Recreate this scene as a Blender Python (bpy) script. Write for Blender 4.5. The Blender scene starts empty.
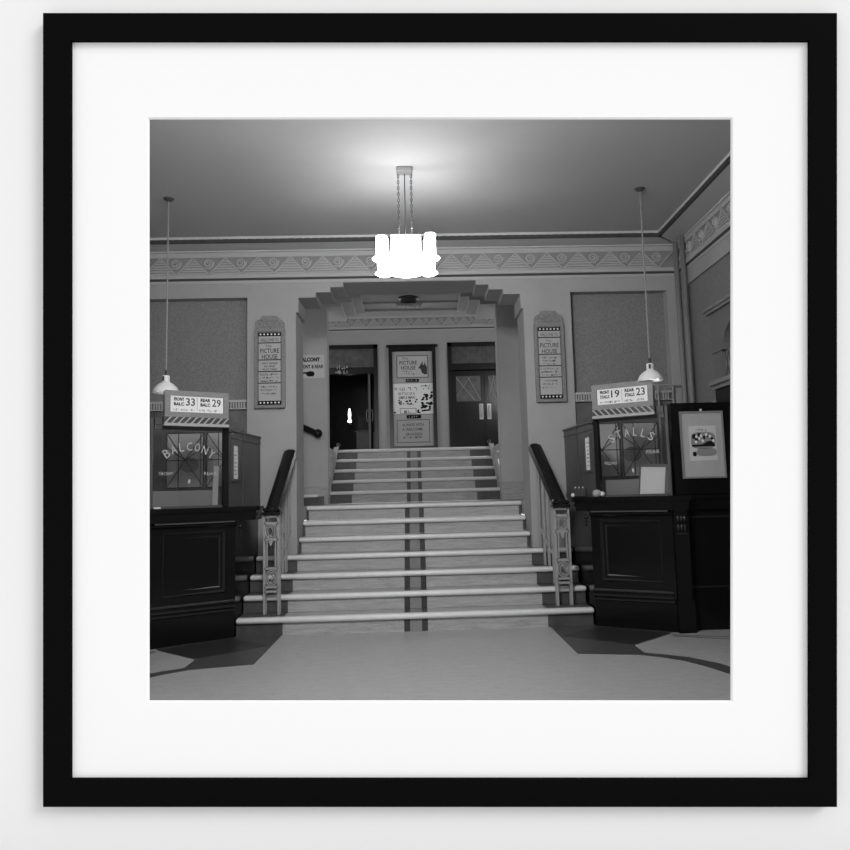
import bpy, math, random
from math import sin, cos, pi, radians, sqrt, atan
from mathutils import Matrix, Vector
random.seed(7)
SC = bpy.context.scene
COL = SC.collection

# ------------------------------------------------------------------ helpers
def mat(name, g, rough=0.6, spec=0.3, noise=0.0, nscale=8.0, emit=0.0, stretch=None, bump=0.0, speck=0.0):
    m = bpy.data.materials.new(name); m.use_nodes = True
    nt = m.node_tree; b = nt.nodes['Principled BSDF']
    b.inputs['Base Color'].default_value = (g, g, g, 1)
    b.inputs['Roughness'].default_value = rough
    b.inputs['Specular IOR Level'].default_value = spec
    if emit:
        b.inputs['Emission Color'].default_value = (1, 1, 1, 1)
        b.inputs['Emission Strength'].default_value = emit
    if noise or bump or speck:
        geo = nt.nodes.new('ShaderNodeNewGeometry')
        mp = nt.nodes.new('ShaderNodeMapping')
        if stretch: mp.inputs['Scale'].default_value = stretch
        nt.links.new(geo.outputs['Position'], mp.inputs['Vector'])
        n = nt.nodes.new('ShaderNodeTexNoise')
        n.inputs['Scale'].default_value = nscale; n.inputs['Detail'].default_value = 6
        n.inputs['Roughness'].default_value = 0.65
        nt.links.new(mp.outputs['Vector'], n.inputs['Vector'])
        if noise or speck:
            r = nt.nodes.new('ShaderNodeMapRange')
            r.inputs['From Min'].default_value = 0.3; r.inputs['From Max'].default_value = 0.7
            r.inputs['To Min'].default_value = g * (1 - noise); r.inputs['To Max'].default_value = g * (1 + noise)
            nt.links.new(n.outputs['Fac'], r.inputs['Value'])
            out = r.outputs['Result']
            if speck:
                n2 = nt.nodes.new('ShaderNodeTexNoise')
                n2.inputs['Scale'].default_value = 26; n2.inputs['Detail'].default_value = 3
                nt.links.new(mp.outputs['Vector'], n2.inputs['Vector'])
                r2 = nt.nodes.new('ShaderNodeMapRange')
                r2.inputs['From Min'].default_value = 0.61; r2.inputs['From Max'].default_value = 0.70
                r2.inputs['To Min'].default_value = 1.0; r2.inputs['To Max'].default_value = 1.0 - speck
                nt.links.new(n2.outputs['Fac'], r2.inputs['Value'])
                mu = nt.nodes.new('ShaderNodeMath'); mu.operation = 'MULTIPLY'
                nt.links.new(out, mu.inputs[0]); nt.links.new(r2.outputs['Result'], mu.inputs[1])
                out = mu.outputs[0]
            nt.links.new(out, b.inputs['Base Color'])
        if bump:
            bp = nt.nodes.new('ShaderNodeBump'); bp.inputs['Strength'].default_value = bump
            bp.inputs['Distance'].default_value = 0.01
            nt.links.new(n.outputs['Fac'], bp.inputs['Height'])
            nt.links.new(bp.outputs['Normal'], b.inputs['Normal'])
    return m

def glass_mat(name, tint, refl, rough=0.02):
    m = bpy.data.materials.new(name); m.use_nodes = True
    nt = m.node_tree; nt.nodes.clear()
    o = nt.nodes.new('ShaderNodeOutputMaterial'); mx = nt.nodes.new('ShaderNodeMixShader')
    t = nt.nodes.new('ShaderNodeBsdfTransparent'); g = nt.nodes.new('ShaderNodeBsdfGlossy')
    t.inputs['Color'].default_value = (tint, tint, tint, 1)
    g.inputs['Roughness'].default_value = rough
    mx.inputs['Fac'].default_value = refl
    nt.links.new(t.outputs[0], mx.inputs[1]); nt.links.new(g.outputs[0], mx.inputs[2])
    nt.links.new(mx.outputs[0], o.inputs['Surface'])
    return m

M = {}
M['wall'] = mat('wall_paint', .375, .7, .2, .05, 2.5)
M['fabric'] = mat('recess_fabric', .225, .9, .1, .2, 48, bump=.25)
M['ceil'] = mat('ceiling_paint', .46, .7, .2, .04, 1.6)
M['mould'] = mat('plaster_moulding', .44, .6, .2)
M['mould_light'] = mat('plaster_moulding_light', .62, .5, .3)
M['frieze_dark'] = mat('frieze_ground', .275, .8, .1)
M['dentil'] = mat('dentil_paint', .07, .7, .2)
M['floor'] = mat('terrazzo_floor', .40, .35, .3, .10, 7, stretch=(1, 3, 1), speck=.35)
M['inlay'] = mat('dark_terrazzo', .075, .35, .3, .12, 30)
M['marble'] = mat('pale_marble', .42, .35, .3, .22, 5, stretch=(1, 6, 9), speck=.4)
M['marble_dark'] = mat('dark_marble', .085, .3, .4, .25, 9)
M['marble_mid'] = mat('grey_marble', .26, .35, .3, .12, 9)
M['stripe'] = mat('black_marble_stripe', .055, .35, .3, .2, 20)
M['nosing'] = mat('nosing_stone', .80, .35, .4, .05, 12)
M['wood'] = mat('black_polished_wood', .0065, .12, .22)
M['wood2'] = mat('dark_wood', .011, .25, .25, .3, 8, stretch=(8, 8, 1))
M['wood_edge'] = mat('highlight_moulding', .022, .22, .45)  # paler than the wood, painting highlights along the mouldings
M['booth'] = mat('brown_booth_wood', .08, .35, .3, .2, 7, stretch=(8, 8, 1))
M['signwood'] = mat('grey_sign_wood', .23, .5, .3, .15, 12, stretch=(1, 1, 7))
M['metal'] = mat('grey_cast_metal', .33, .45, .4)
M['metal_dark'] = mat('dark_metal', .05, .4, .5)
M['chrome'] = mat('bright_metal', .65, .22, .8)
M['pipe'] = mat('painted_pipe', .24, .5, .3)
M['enamel'] = mat('white_enamel', .8, .3, .5)
M['paper'] = mat('white_card', .80, .7, .1)
M['paper_grey'] = mat('grey_card', .42, .7, .1, .04, 20)
M['paper_mid'] = mat('mid_grey_card', .27, .7, .1)
M['board'] = mat('board_frame_silver', .22, .5, .3, .25, 40)
M['ink'] = mat('black_ink', .012, .7, .1)
M['ink_grey'] = mat('grey_ink', .06, .7, .1)
M['ink_soft'] = mat('soft_grey_ink', .17, .7, .1)
M['glow'] = mat('lit_opal_glass', .8, .4, .2, emit=9.5)
M['glow2'] = mat('lit_lamp_glass', .8, .4, .2, emit=3)
M['bulb'] = mat('lit_bulb', .8, .4, .2, emit=1.5)
M['glass'] = glass_mat('clear_glass', .93, .08)
M['glass_disc'] = glass_mat('smoked_glass', .72, .08, .15)
M['pane'] = mat('pale_leaded_glass', .55, .35, .4, .12, 5)
M['lead'] = mat('lead_came', .05, .5, .4)
M['etched'] = mat('etched_white', .45, .6, .2)
M['transom'] = mat('textured_glass', .085, .35, .4, .45, 9, bump=.4)
M['dark'] = mat('dark_interior', .012, .7, .1)
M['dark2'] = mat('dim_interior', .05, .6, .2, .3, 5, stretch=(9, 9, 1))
M['gallery'] = mat('gallery_wall_paint', .825, .9, .0)
M['mat'] = mat('white_mount_board', .885, .9, .0)
M['frameblack'] = mat('matt_black_frame', .0035, .8, .02)

class MB:
    """collects shapes, then links them as one mesh object"""
    def __init__(s, M4=None):
        s.v = []; s.f = []; s.mi = []; s.sm = []; s.M = M4; s.cur = 0; s.smooth = False
    def add(s, vs, fs):
        b = len(s.v)
        for p in vs:
            p = Vector(p)
            s.v.append(s.M @ p if s.M else p)
        for f in fs:
            s.f.append([b + i for i in f]); s.mi.append(s.cur); s.sm.append(s.smooth)
        return s
    def box(s, x0, x1, y0, y1, z0, z1, bev=0.0):
        if bev <= 0:
            vs = [(x, y, z) for z in (z0, z1) for y in (y0, y1) for x in (x0, x1)]
            return s.add(vs, [(0, 2, 3, 1), (4, 5, 7, 6), (0, 1, 5, 4), (2, 6, 7, 3), (0, 4, 6, 2), (1, 3, 7, 5)])
        b = bev
        def ring(x0, x1, y0, y1, z):
            return [(x0 + b, y0, z), (x1 - b, y0, z), (x1, y0 + b, z), (x1, y1 - b, z), (x1 - b, y1, z), (x0 + b, y1, z), (x0, y1 - b, z), (x0, y0 + b, z)]
        vs = ring(x0 + b, x1 - b, y0 + b, y1 - b, z0) + ring(x0, x1, y0, y1, z0 + b) + ring(x0, x1, y0, y1, z1 - b) + ring(x0 + b, x1 - b, y0 + b, y1 - b, z1)
        fs = [tuple(range(7, -1, -1)), tuple(range(24, 32))]
        for r in range(3):
            for i in range(8):
                j = (i + 1) % 8
                fs.append((r * 8 + i, r * 8 + j, r * 8 + 8 + j, r * 8 + 8 + i))
        return s.add(vs, fs)
    def prism(s, poly, a0, a1, axis='z'):
        """poly of 2-d points, extruded along axis from a0 to a1"""
        n = len(poly)
        def P(p, a):
            return (p[0], p[1], a) if axis == 'z' else ((p[0], a, p[1]) if axis == 'y' else (a, p[0], p[1]))
        vs = [P(p, a0) for p in poly] + [P(p, a1) for p in poly]
        fs = [tuple(range(n - 1, -1, -1)), tuple(range(n, 2 * n))] + [(i, (i + 1) % n, n + (i + 1) % n, n + i) for i in range(n)]
        area = sum(poly[i][0] * poly[(i + 1) % n][1] - poly[(i + 1) % n][0] * poly[i][1] for i in range(n))
        if (area < 0) != (axis == 'y'): fs = [tuple(reversed(f)) for f in fs]
        return s.add(vs, fs)
    def tube(s, path, r, n=10, closed=False, rs=None):
        P = [Vector(p) for p in path]; k = len(P); vs = []; fs = []
        up0 = None
        for i in range(k):
            if closed: d = P[(i + 1) % k] - P[i - 1]
            else: d = P[min(i + 1, k - 1)] - P[max(i - 1, 0)]
            d.normalize()
            if up0 is None:
                up0 = Vector((0, 0, 1)) if abs(d.z) < .9 else Vector((1, 0, 0))
            a = d.cross(up0)
            if a.length < 1e-6: a = d.cross(Vector((0, 1, 0)))
            a.normalize(); b = a.cross(d).normalized(); up0 = b
            rr = rs[i] if rs else r
            for j in range(n):
                t = 2 * pi * j / n
                vs.append(P[i] + a * (rr * cos(t)) + b * (rr * sin(t)))
        m = k if closed else k - 1
        for i in range(m):
            for j in range(n):
                i2 = (i + 1) % k
                fs.append((i * n + j, i * n + (j + 1) % n, i2 * n + (j + 1) % n, i2 * n + j))
        if not closed:
            fs.append(tuple(range(n - 1, -1, -1))); fs.append(tuple((k - 1) * n + j for j in range(n)))
        return s.add(vs, fs)
    def lathe(s, prof, c=(0, 0, 0), n=24, a0=0.0, a1=2 * pi, sx=1.0, sy=1.0):
        """prof of (radius, z) about the vertical through c"""
        full = abs(a1 - a0 - 2 * pi) < 1e-6
        m = n if full else n + 1
        vs = []; fs = []
        for (r, z) in prof:
            for j in range(m):
                t = a0 + (a1 - a0) * j / n
                vs.append((c[0] + r * cos(t) * sx, c[1] + r * sin(t) * sy, c[2] + z))
        for i in range(len(prof) - 1):
            for j in range(n):
                k = (j + 1) % m
                fs.append((i * m + j, i * m + k, (i + 1) * m + k, (i + 1) * m + j))
        if full:
            if prof[0][0] > 1e-5: fs.append(tuple(range(m - 1, -1, -1)))
            if prof[-1][0] > 1e-5: fs.append(tuple((len(prof) - 1) * m + j for j in range(m)))
        return s.add(vs, fs)
    def ball(s, c, r, n=12, sx=1, sy=1, sz=1):
        k = n // 2
        return s.lathe([(r * sin(pi * i / k) + (1e-4 if i in (0, k) else 0), -r * cos(pi * i / k) * sz) for i in range(k + 1)], c, n, sx=sx, sy=sy)
    def build(s, name, mats, parent=None):
        me = bpy.data.meshes.new(name)
        org = Vector(parent['_o']) if parent is not None and '_o' in parent else Vector((0, 0, 0))
        me.from_pydata([tuple(p - org) for p in s.v], [], s.f)
        if not isinstance(mats, (list, tuple)): mats = [mats]
        for m in mats: me.materials.append(m)
        for p, i, sm in zip(me.polygons, s.mi, s.sm):
            p.material_index = i; p.use_smooth = sm
        me.update()
        o = bpy.data.objects.new(name, me); COL.objects.link(o)
        if parent is not None:
            o.parent = parent
            o['_o'] = tuple(org)
        return o

def thing(name, label, cat, loc=(0, 0, 0), group=None):
    o = bpy.data.objects.new(name, None); COL.objects.link(o)
    o.empty_display_size = .1
    o.location = loc; o['_o'] = tuple(loc)
    o['label'] = label; o['category'] = cat
    if group: o['group'] = group
    return o
def struct(o):
    o['kind'] = 'structure'; return o
def tag(o, label, cat, group=None):
    o['label'] = label; o['category'] = cat
    if group: o['group'] = group
    return o

def text_mesh(mb, s, h, cx, cz, M4, width=None, depth=.002, bold=0.0, shear=0.0, y=0.0, rot=0.0):
    """lettering of cap height h centred on (cx, cz) of the plane y of M4, added to mb as shapes"""
    cu = bpy.data.curves.new('lettering', 'FONT')
    cu.body = s; cu.size = 1.0; cu.resolution_u = 2; cu.offset = bold; cu.shear = shear; cu.align_x = 'CENTER'
    cu.extrude = 0.0
    ob = bpy.data.objects.new('lettering', cu); COL.objects.link(ob)
    dg = bpy.context.evaluated_depsgraph_get()
    me = bpy.data.meshes.new_from_object(ob.evaluated_get(dg))
    vs = [v.co.copy() for v in me.vertices]; fs = [tuple(p.vertices) for p in me.polygons]
    bpy.data.objects.remove(ob); bpy.data.curves.remove(cu); bpy.data.meshes.remove(me)
    if not vs: return
    x0 = min(v.x for v in vs); x1 = max(v.x for v in vs)
    z0 = min(v.y for v in vs); z1 = max(v.y for v in vs)
    kz = h / (z1 - z0); kx = kz if width is None else width / (x1 - x0)
    mx, mz = (x0 + x1) / 2, (z0 + z1) / 2
    R = []
    for v in vs:
        a, b = (v.x - mx) * kx, (v.y - mz) * kz
        R.append((cx + a * cos(rot) - b * sin(rot), cz + a * sin(rot) + b * cos(rot)))
    # front faces plus a thin skirt along the outline so that letters have thickness
    n = len(R)
    pts = [(p[0], y - depth, p[1]) for p in R] + [(p[0], y, p[1]) for p in R]
    cnt = {}
    for f in fs:
        for i in range(len(f)):
            e = (f[i], f[(i + 1) % len(f)]); cnt[e] = 1
    sk = [(a, a + n, b + n, b) for (a, b) in cnt if (b, a) not in cnt]
    old = mb.M; mb.M = M4
    mb.add(pts, fs + sk)
    mb.M = old

def scribble(mb, x0, x1, z, h, M4, y=0.0, depth=.0015, wpx=.012):
    """a line of lettering too small to read: short uneven strokes"""
    old = mb.M; mb.M = M4
    x = x0
    while x < x1 - wpx:
        w = wpx * random.uniform(.5, .9)
        if random.random() > .13:
            a = random.choice((0, 0, .35)); b = random.choice((1, 1, .7))
            k = random.random()
            if k < .6: mb.box(x, x + w * .45, y - depth, y, z + h * a * .5, z + h * b)
            if k > .3: mb.box(x, x + w, y - depth, y, z + h * random.choice((0, .4, .75)), z + h * random.choice((.3, .6, 1)))
        x += wpx
    mb.M = old

def rect_frame(mb, x0, x1, z0, z1, w, y0, y1):
    mb.box(x0, x1, y0, y1, z0, z0 + w); mb.box(x0, x1, y0, y1, z1 - w, z1)
    mb.box(x0, x0 + w, y0, y1, z0 + w, z1 - w); mb.box(x1 - w, x1, y0, y1, z0 + w, z1 - w)

def basis(o, xd, yd):
    xd = Vector(xd).normalized(); yd = Vector(yd).normalized(); zd = xd.cross(yd)
    return Matrix(((xd.x, yd.x, zd.x, o[0]), (xd.y, yd.y, zd.y, o[1]), (xd.z, yd.z, zd.z, o[2]), (0, 0, 0, 1)))

# ------------------------------------------------------------------ camera (a level-set stand at waist height, lens tipped up to the lobby)
F = 750.0; H = 1.235
yaw, pitch, roll = atan(25 / F), atan(83.6 / F), radians(1.5)
fw = Vector((sin(yaw) * cos(pitch), cos(yaw) * cos(pitch), sin(pitch)))
r0 = Vector((cos(yaw), -sin(yaw), 0)); u0 = r0.cross(fw)
RR = cos(roll) * r0 - sin(roll) * u0
UU = sin(roll) * r0 + cos(roll) * u0
cam_d = bpy.data.cameras.new('camera'); cam = bpy.data.objects.new('camera', cam_d); COL.objects.link(cam)
cam.matrix_world = Matrix(((RR.x, UU.x, -fw.x, 0), (RR.y, UU.y, -fw.y, 0), (RR.z, UU.z, -fw.z, H), (0, 0, 0, 1)))
cam_d.sensor_width = 36; cam_d.lens = F / 850 * 36
cam_d.shift_x = -15 / 850; cam_d.shift_y = -15 / 850
cam_d.clip_start = .05
SC.camera = cam

# ------------------------------------------------------------------ gallery wall and the framed window on the lobby
DW = 2.30
GO = Vector((0, 0, H)) + fw * DW
G = Matrix(((RR.x, UU.x, -fw.x, GO.x), (RR.y, UU.y, -fw.y, GO.y), (RR.z, UU.z, -fw.z, GO.z), (0, 0, 0, 1)))
def slab_hole(mb, ox0, ox1, oy0, oy1, ix0, ix1, iy0, iy1, z0, z1):
    mb.box(ox0, ox1, oy0, iy0, z0, z1); mb.box(ox0, ox1, iy1, oy1, z0, z1)
    mb.box(ox0, ix0, iy0, iy1, z0, z1); mb.box(ix1, ox1, iy0, iy1, z0, z1)
mb = MB(G); slab_hole(mb, -5.6, 4.6, -1.62, 3.2, -.95, .95, -.95, .95, -.15, 0)
struct(mb.build('wall_front', M['gallery']))
fr = thing('picture_frame', 'square black wooden picture frame with wide white mount hung on pale wall', 'picture frame', tuple(GO))
FO, FI, FT = 1.1990, 1.1165, .035          # outer half, inner half, depth
bars = [((-FO, -FO), (FO, -FO), (FI, -FI), (-FI, -FI)), ((FO, -FO), (FO, FO), (FI, FI), (FI, -FI)),
        ((FO, FO), (-FO, FO), (-FI, FI), (FI, FI)), ((-FO, FO), (-FO, -FO), (-FI, -FI), (-FI, FI))]
for b in bars:
    mb = MB(G); mb.prism(b, 0.0, FT); mb.build('frame_bar', M['frameblack'], fr)
mb = MB(G)
a, b, zf, zb = .8894, .8848, .021, .015
n4 = [(-1, -1), (1, -1), (1, 1), (-1, 1)]
vs = [(x * FI, y * FI, zf) for x, y in n4] + [(x * a, y * a, zf) for x, y in n4] + [(x * b, y * b, zb) for x, y in n4] + [(x * FI, y * FI, zb - .012) for x, y in n4] + [(x * b * 1.02, y * b * 1.02, zb - .012) for x, y in n4]
fs = []
for i in range(4):
    j = (i + 1) % 4
    fs += [(i, j, 4 + j, 4 + i), (4 + i, 4 + j, 8 + j, 8 + i), (8 + i, 8 + j, 16 + j, 16 + i), (16 + i, 16 + j, 12 + j, 12 + i)]
mb.add(vs, fs); o = mb.build('mount_board', M['mat'], fr); o['label'] = 'white mount with bevelled window'

# ------------------------------------------------------------------ lobby shell
XC = -.03
ZC = 3.975
RISE, GO_ = .1615, .285
def Zk(k): return RISE * k if k <= 7 else 1.30 + .163 * (k - 8)
def Yk(k): return 6.97 + GO_ * (k - 1) if k <= 7 else 10.6 + GO_ * (k - 8)
def plane_y(x, z, d=DW + .08): return (d - x * fw.x - (z - H) * fw.z) / fw.y
XL, XR, YB = -4.2, 2.95, 8.0

mb = MB(); mb.prism([(XL - .1, 2.2), (XR + .1, 2.2), (XR + .1, 8.0), (XL - .1, 8.0)], -.1, 0)
struct(mb.build('floor', M['floor']))
mb = MB(); mb.box(XL - .1, XR + .1, 2.05, 8.3, ZC, ZC + .1)
struct(mb.build('ceiling', M['ceil']))
def side_wall(x0, x1, nm):
    mb = MB()
    mb.prism([(plane_y(x0, 0), -.05), (8.6, -.05), (8.6, ZC + .05), (plane_y(x0, ZC), ZC + .05)], x0, x1, 'x')
    return struct(mb.build(nm, M['wall']))
side_wall(XL - .12, XL, 'wall_left')
# right wall, with a shallow recessed panel
mb = MB()
y00 = plane_y(XR, 1)
mb.prism([(plane_y(XR, 0), -.05), (8.6, -.05), (8.6, ZC + .05), (plane_y(XR, ZC), ZC + .05)], XR + .1, XR + .2, 'x')
mb.box(XR, XR + .12, 2.6, 8.0, 3.40, ZC); mb.box(XR, XR + .12, 7.88, 8.0, 0, 3.4); mb.box(XR, XR + .12, 2.6, 8.0, -.02, .9); mb.box(XR, XR + .12, 2.6, 4.2, .9, 3.4)
mb.cur = 1; mb.box(XR + .025, XR + .1, 4.2, 7.88, .9, 3.4)
struct(mb.build('wall_right', [M['wall'], M['fabric']]))

def arch_bands(mb, xa, xb, y0, y1, zbase, ztop, halves, zs, cut=None):
    """wall between xa..xb with a stepped opening about XC; halves/zs climb from the bottom"""
    z = zbase
    for h, zz in zip(halves, zs):
        mb.box(xa, XC - h, y0, y1, z, zz); mb.box(XC + h, xb, y0, y1, z, zz); z = zz
    mb.box(xa, xb, y0, y1, z, ztop)
mb = MB()
RL0, RL1, RR0, RR1, RZ = -3.45, -1.79, 1.73, 2.80, 3.40
HS = [1.238, 1.21, 1.21]
# the piers beside the opening up to the top of the recesses
for h, za, zb in ((1.238, 0, 3.225), (1.21, 3.225, 3.388), (1.024, 3.388, RZ)):
    mb.box(RL1, XC - h, YB, YB + .5, za, zb); mb.box(XC + h, RR0, YB, YB + .5, za, zb)
mb.box(XL, RL0, YB, YB + .5, 0, RZ); mb.box(RR1, XR + .1, YB, YB + .5, 0, RZ)
z = RZ
for h, zb in ((1.024, 3.444), (.865, 3.50), (.726, 3.55)):
    mb.box(XL, XC - h, YB, YB + .5, z, zb); mb.box(XC + h, XR + .1, YB, YB + .5, z, zb); z = zb
mb.box(XL, XR + .1, YB, YB + .5, z, ZC + .6)
mb.cur = 1
mb.box(RL0, RL1, YB + .12, YB + .3, 0, RZ); mb.box(RR0, RR1, YB + .12, YB + .3, 0, RZ)
struct(mb.build('wall_back', [M['wall'], M['fabric']]))

# landing between the arches
HZ = 1.952
LZ = RISE * 7
mb = MB(); mb.box(-2.5, 2.45, 8.5, 10.7, 4.35, 4.45); struct(mb.build('ceiling_landing', M['ceil']))
mb = MB(); mb.box(-2.6, -2.45, 8.5, 10.4, LZ - .1, 4.4); struct(mb.build('wall_landing_left', M['wall']))
mb = MB(); mb.box(2.4, 2.55, 8.5, 10.4, LZ - .1, 4.4); struct(mb.build('wall_landing_right', M['wall']))
# inner wall with its own stepped arch
mb = MB()
arch_bands(mb, -3.3, 3.25, 10.35, 11.25, 3.885, 5.6, [.98, .83, .70], [3.945, 3.997, 4.047])
mb.box(-3.3, XC - 1.18, 10.35, 10.58, LZ - .1, 3.885); mb.box(XC + 1.20, 3.25, 10.35, 10.58, LZ - .1, 3.885)
struct(mb.build('wall_inner', mat('inner_wall_brightened', .50, .7, .2, .05, 2.5)))  # wall colour raised to paint in light the landing lacks
mb = MB()
for s in (-1, 1):
    xa, xb = sorted((XC + (1.20 if s > 0 else -1.18), XC + s * 1.9)); mb.box(xa, xb, 10.33, 10.36, LZ, LZ + .25)
struct(mb.build('baseboard_inner', M['marble']))
# thin moulding under the inner arch soffit
mb = MB(); mb.box(XC - .70, XC + .70, 10.75, 10.79, 4.02, 4.047); mb.box(XC - .70, XC + .70, 11.2, 11.25, 4.015, 4.047)
struct(mb.build('trim_1', M['mould']))
for s_, nm in ((-1, 'trim_9'), (1, 'trim_10')):
    xa, xb = sorted((XC + s_ * 1.203, XC + s_ * 1.25)); mb = MB()
    mb.prism([(10.585, 1.0), (10.585, 1.36), (11.76, 2.0), (11.76, 1.0)], xa, xb, 'x'); struct(mb.build(nm, M['marble']))
    xa, xb = sorted((XC + s_ * 1.25, XC + s_ * 3.2)); mb = MB(); mb.box(xa, xb, 10.585, 11.77, HZ - .1, HZ); struct(mb.build('floor_gallery', M['floor']))
# upper hall
mb = MB(); mb.box(-3.3, 3.25, 11.77, 16.2, HZ - .2, HZ); struct(mb.build('floor_hall', M['floor']))
mb = MB(); mb.box(-3.3, 3.25, 11.2, 16.3, 5.5, 5.6); struct(mb.build('ceiling_hall', M['ceil']))
mb = MB(); mb.box(-3.4, -3.25, 11.2, 16.2, HZ - .2, 5.6); struct(mb.build('wall_hall_left', M['wall']))
mb = MB(); mb.box(3.2, 3.35, 11.2, 16.2, HZ - .2, 5.6); struct(mb.build('wall_hall_right', M['wall']))
YH = 16.0
DL, DR = (-1.95, -.785), (.725, 1.98)      # door openings
mb = MB()
mb.box(-3.3, DL[0], YH, YH + .25, HZ, 5.6); mb.box(DL[1], DR[0], YH, YH + .25, HZ, 5.6); mb.box(DR[1], 3.25, YH, YH + .25, HZ, 5.6)
mb.box(DL[0], DL[1], YH, YH + .25, 4.46, 5.6); mb.box(DR[0], DR[1], YH, YH + .25, 4.48, 5.6)
struct(mb.build('wall_hall_back', M['wall']))
# dim corridor beyond the open left door
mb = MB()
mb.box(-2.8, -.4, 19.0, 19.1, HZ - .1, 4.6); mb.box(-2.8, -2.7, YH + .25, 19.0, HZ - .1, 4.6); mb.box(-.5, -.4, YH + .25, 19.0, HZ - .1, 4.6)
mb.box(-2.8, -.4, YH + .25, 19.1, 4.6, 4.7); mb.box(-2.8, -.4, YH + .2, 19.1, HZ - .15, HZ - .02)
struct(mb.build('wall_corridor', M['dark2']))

# ------------------------------------------------------------------ cornice, frieze
def frieze(mb, L, zb, h, pitch, x_off, M4):
    """relief band of stepped pyramids and spirals: x 0..L, z zb..zb+h, standing out of the plane y=0 (towards -y)"""
    mb.M = M4
    mb.cur = 1; mb.box(0, L, -.004, 0, zb, zb + h)
    mb.cur = 0
    mb.box(0, L, -.016, 0, zb + h, zb + h + .05)          # plain fillet above
    mb.box(0, L, -.022, 0, zb - .042, zb)                 # bar below
    n = int(L / pitch) + 3
    bw = .017
    for i in range(-1, n):
        a = x_off + i * pitch
        ax, bx, cx = a - pitch / 2, a, a + pitch / 2       # base left, apex, base right
        if ax < 0 or bx > L: continue
        if cx > L:                                           # half a pyramid running into the corner
            mb.cur = 0
            mb.prism([(ax, zb), (ax + bw, zb), (bx, zb + h - bw * .8), (bx, zb + h)], -.024, 0, 'y'); continue
        mb.cur = 0
        for (p, q) in (((ax, zb), (bx, zb + h)), ((bx, zb + h), (cx, zb))):
            dx, dz = q[0] - p[0], q[1] - p[1]; l = sqrt(dx * dx + dz * dz); nx, nz = -dz / l * bw / 2, dx / l * bw / 2
            poly = [(p[0] - nx, p[1] - nz), (q[0] - nx, q[1] - nz), (q[0] + nx, q[1] + nz), (p[0] + nx, p[1] + nz)]
            poly = [(x, min(max(z, zb), zb + h)) for x, z in poly]
            mb.prism(poly, -.024, 0, 'y')
        for k in range(6):
            z = zb + .004 + k * h * .145
            w = (pitch / 2) * (1 - (z + h * .11 - zb) / h) - .006
            if w > .008: mb.prism([(bx - w - .016, z), (bx + w + .016, z), (bx + w, z + h * .092), (bx - w, z + h * .092)], -.016, 0, 'y')
        # spiral in the hanging triangle to the right of the apex
        sxc, szc = cx - .016, zb + h * .66
        if cx + pitch * .4 < L:
            path = []; mb.cur = 3
            for k in range(26):
                t = k / 25; th = -2.2 + t * 3.6 * pi; r = h * (.30 - .25 * t)
                path.append((sxc + r * cos(th), -.012, szc + r * sin(th)))
            mb.tube(path, .0105, 5)
            mb.tube([(sxc + h * .36, -.012, szc + h * .12), (sxc + h * .30, -.012, szc - h * .12), (sxc + h * .1, -.012, szc - h * .34)], .008, 4)
    mb.cur = 2; mb.box(0, L, -.012, 0, zb - .066, zb - .044)   # raised dark strip, its colour standing for a groove's shadow
    mb.cur = 0; mb.box(0, L, -.006, 0, zb - .095, zb - .066)

WB = basis((XL, YB, 0), (1, 0, 0), (0, 1, 0))
WR = basis((XR, YB, 0), (0, -1, 0), (1, 0, 0))
FX = (-2.725 - XL) % .351
FM = [M['mould'], M['frieze_dark'], M['dentil'], M['mould']]
mb = MB(); frieze(mb, XR - XL, 3.655, .19, .351, FX, WB); struct(mb.build('trim_2', FM))
mb = MB(); frieze(mb, 5.2, 3.655, .19, .3545, .20, WR); struct(mb.build('trim_3', FM))
mb = MB(); frieze(mb, 6.4, 4.86, .19, .327, .1, basis((-3.25, YH, 0), (1, 0, 0), (0, 1, 0))); struct(mb.build('trim_4', FM))
def cornice(L, M4, corner):
    mb = MB(M4)
    P = .30
    e = P if corner == 'end' else 0
    s0 = P if corner == 'start' else 0
    mb.cur = 1
    mb.prism([(-.0, 3.905), (-.024, 3.908), (-.028, 3.918), (0, 3.926)], 0, L, 'x')                     # pale bead on the wall
    mb.cur = 0
    mb.add([(0, -.0, 3.926), (L, -.0, 3.926), (L - e, -P + .02, 3.914), (s0, -P + .02, 3.914), (0, 0, ZC), (L, 0, ZC)], [(0, 3, 2, 1)])
    mb.cur = 1
    x0, x1 = (s0, L - e)
    mb.prism([(-P + .025, 3.95), (-P - .008, 3.95), (-P - .016, 3.962), (-P - .008, ZC), (-P + .025, ZC)], x0 - (.012 if s0 else 0), x1 + (.012 if e else 0), 'x')
    mb.cur = 2
    mb.prism([(-P + .026, 3.914), (-P + .006, 3.914), (-P + .006, 3.95), (-P + .026, 3.95)], x0, x1, 'x')
    n = int((x1 - x0) / .085)
    for i in range(n):                                     # hanging leaves of the dentil strip
        c = x0 + (i + .5) * .085
        mb.prism([(c - .036, 3.95), (c - .03, 3.925), (c - .005, 3.912), (c + .026, 3.918), (c + .036, 3.95)], -P - .004, -P + .012, 'y')
    return mb
struct(cornice(XR - XL, WB, 'end').build('trim_5', [M['mould_light'], M['mould_light'], M['dentil']]))
struct(cornice(5.6, WR, 'start').build('trim_6', [M['mould_light'], M['mould_light'], M['dentil']]))

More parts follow.
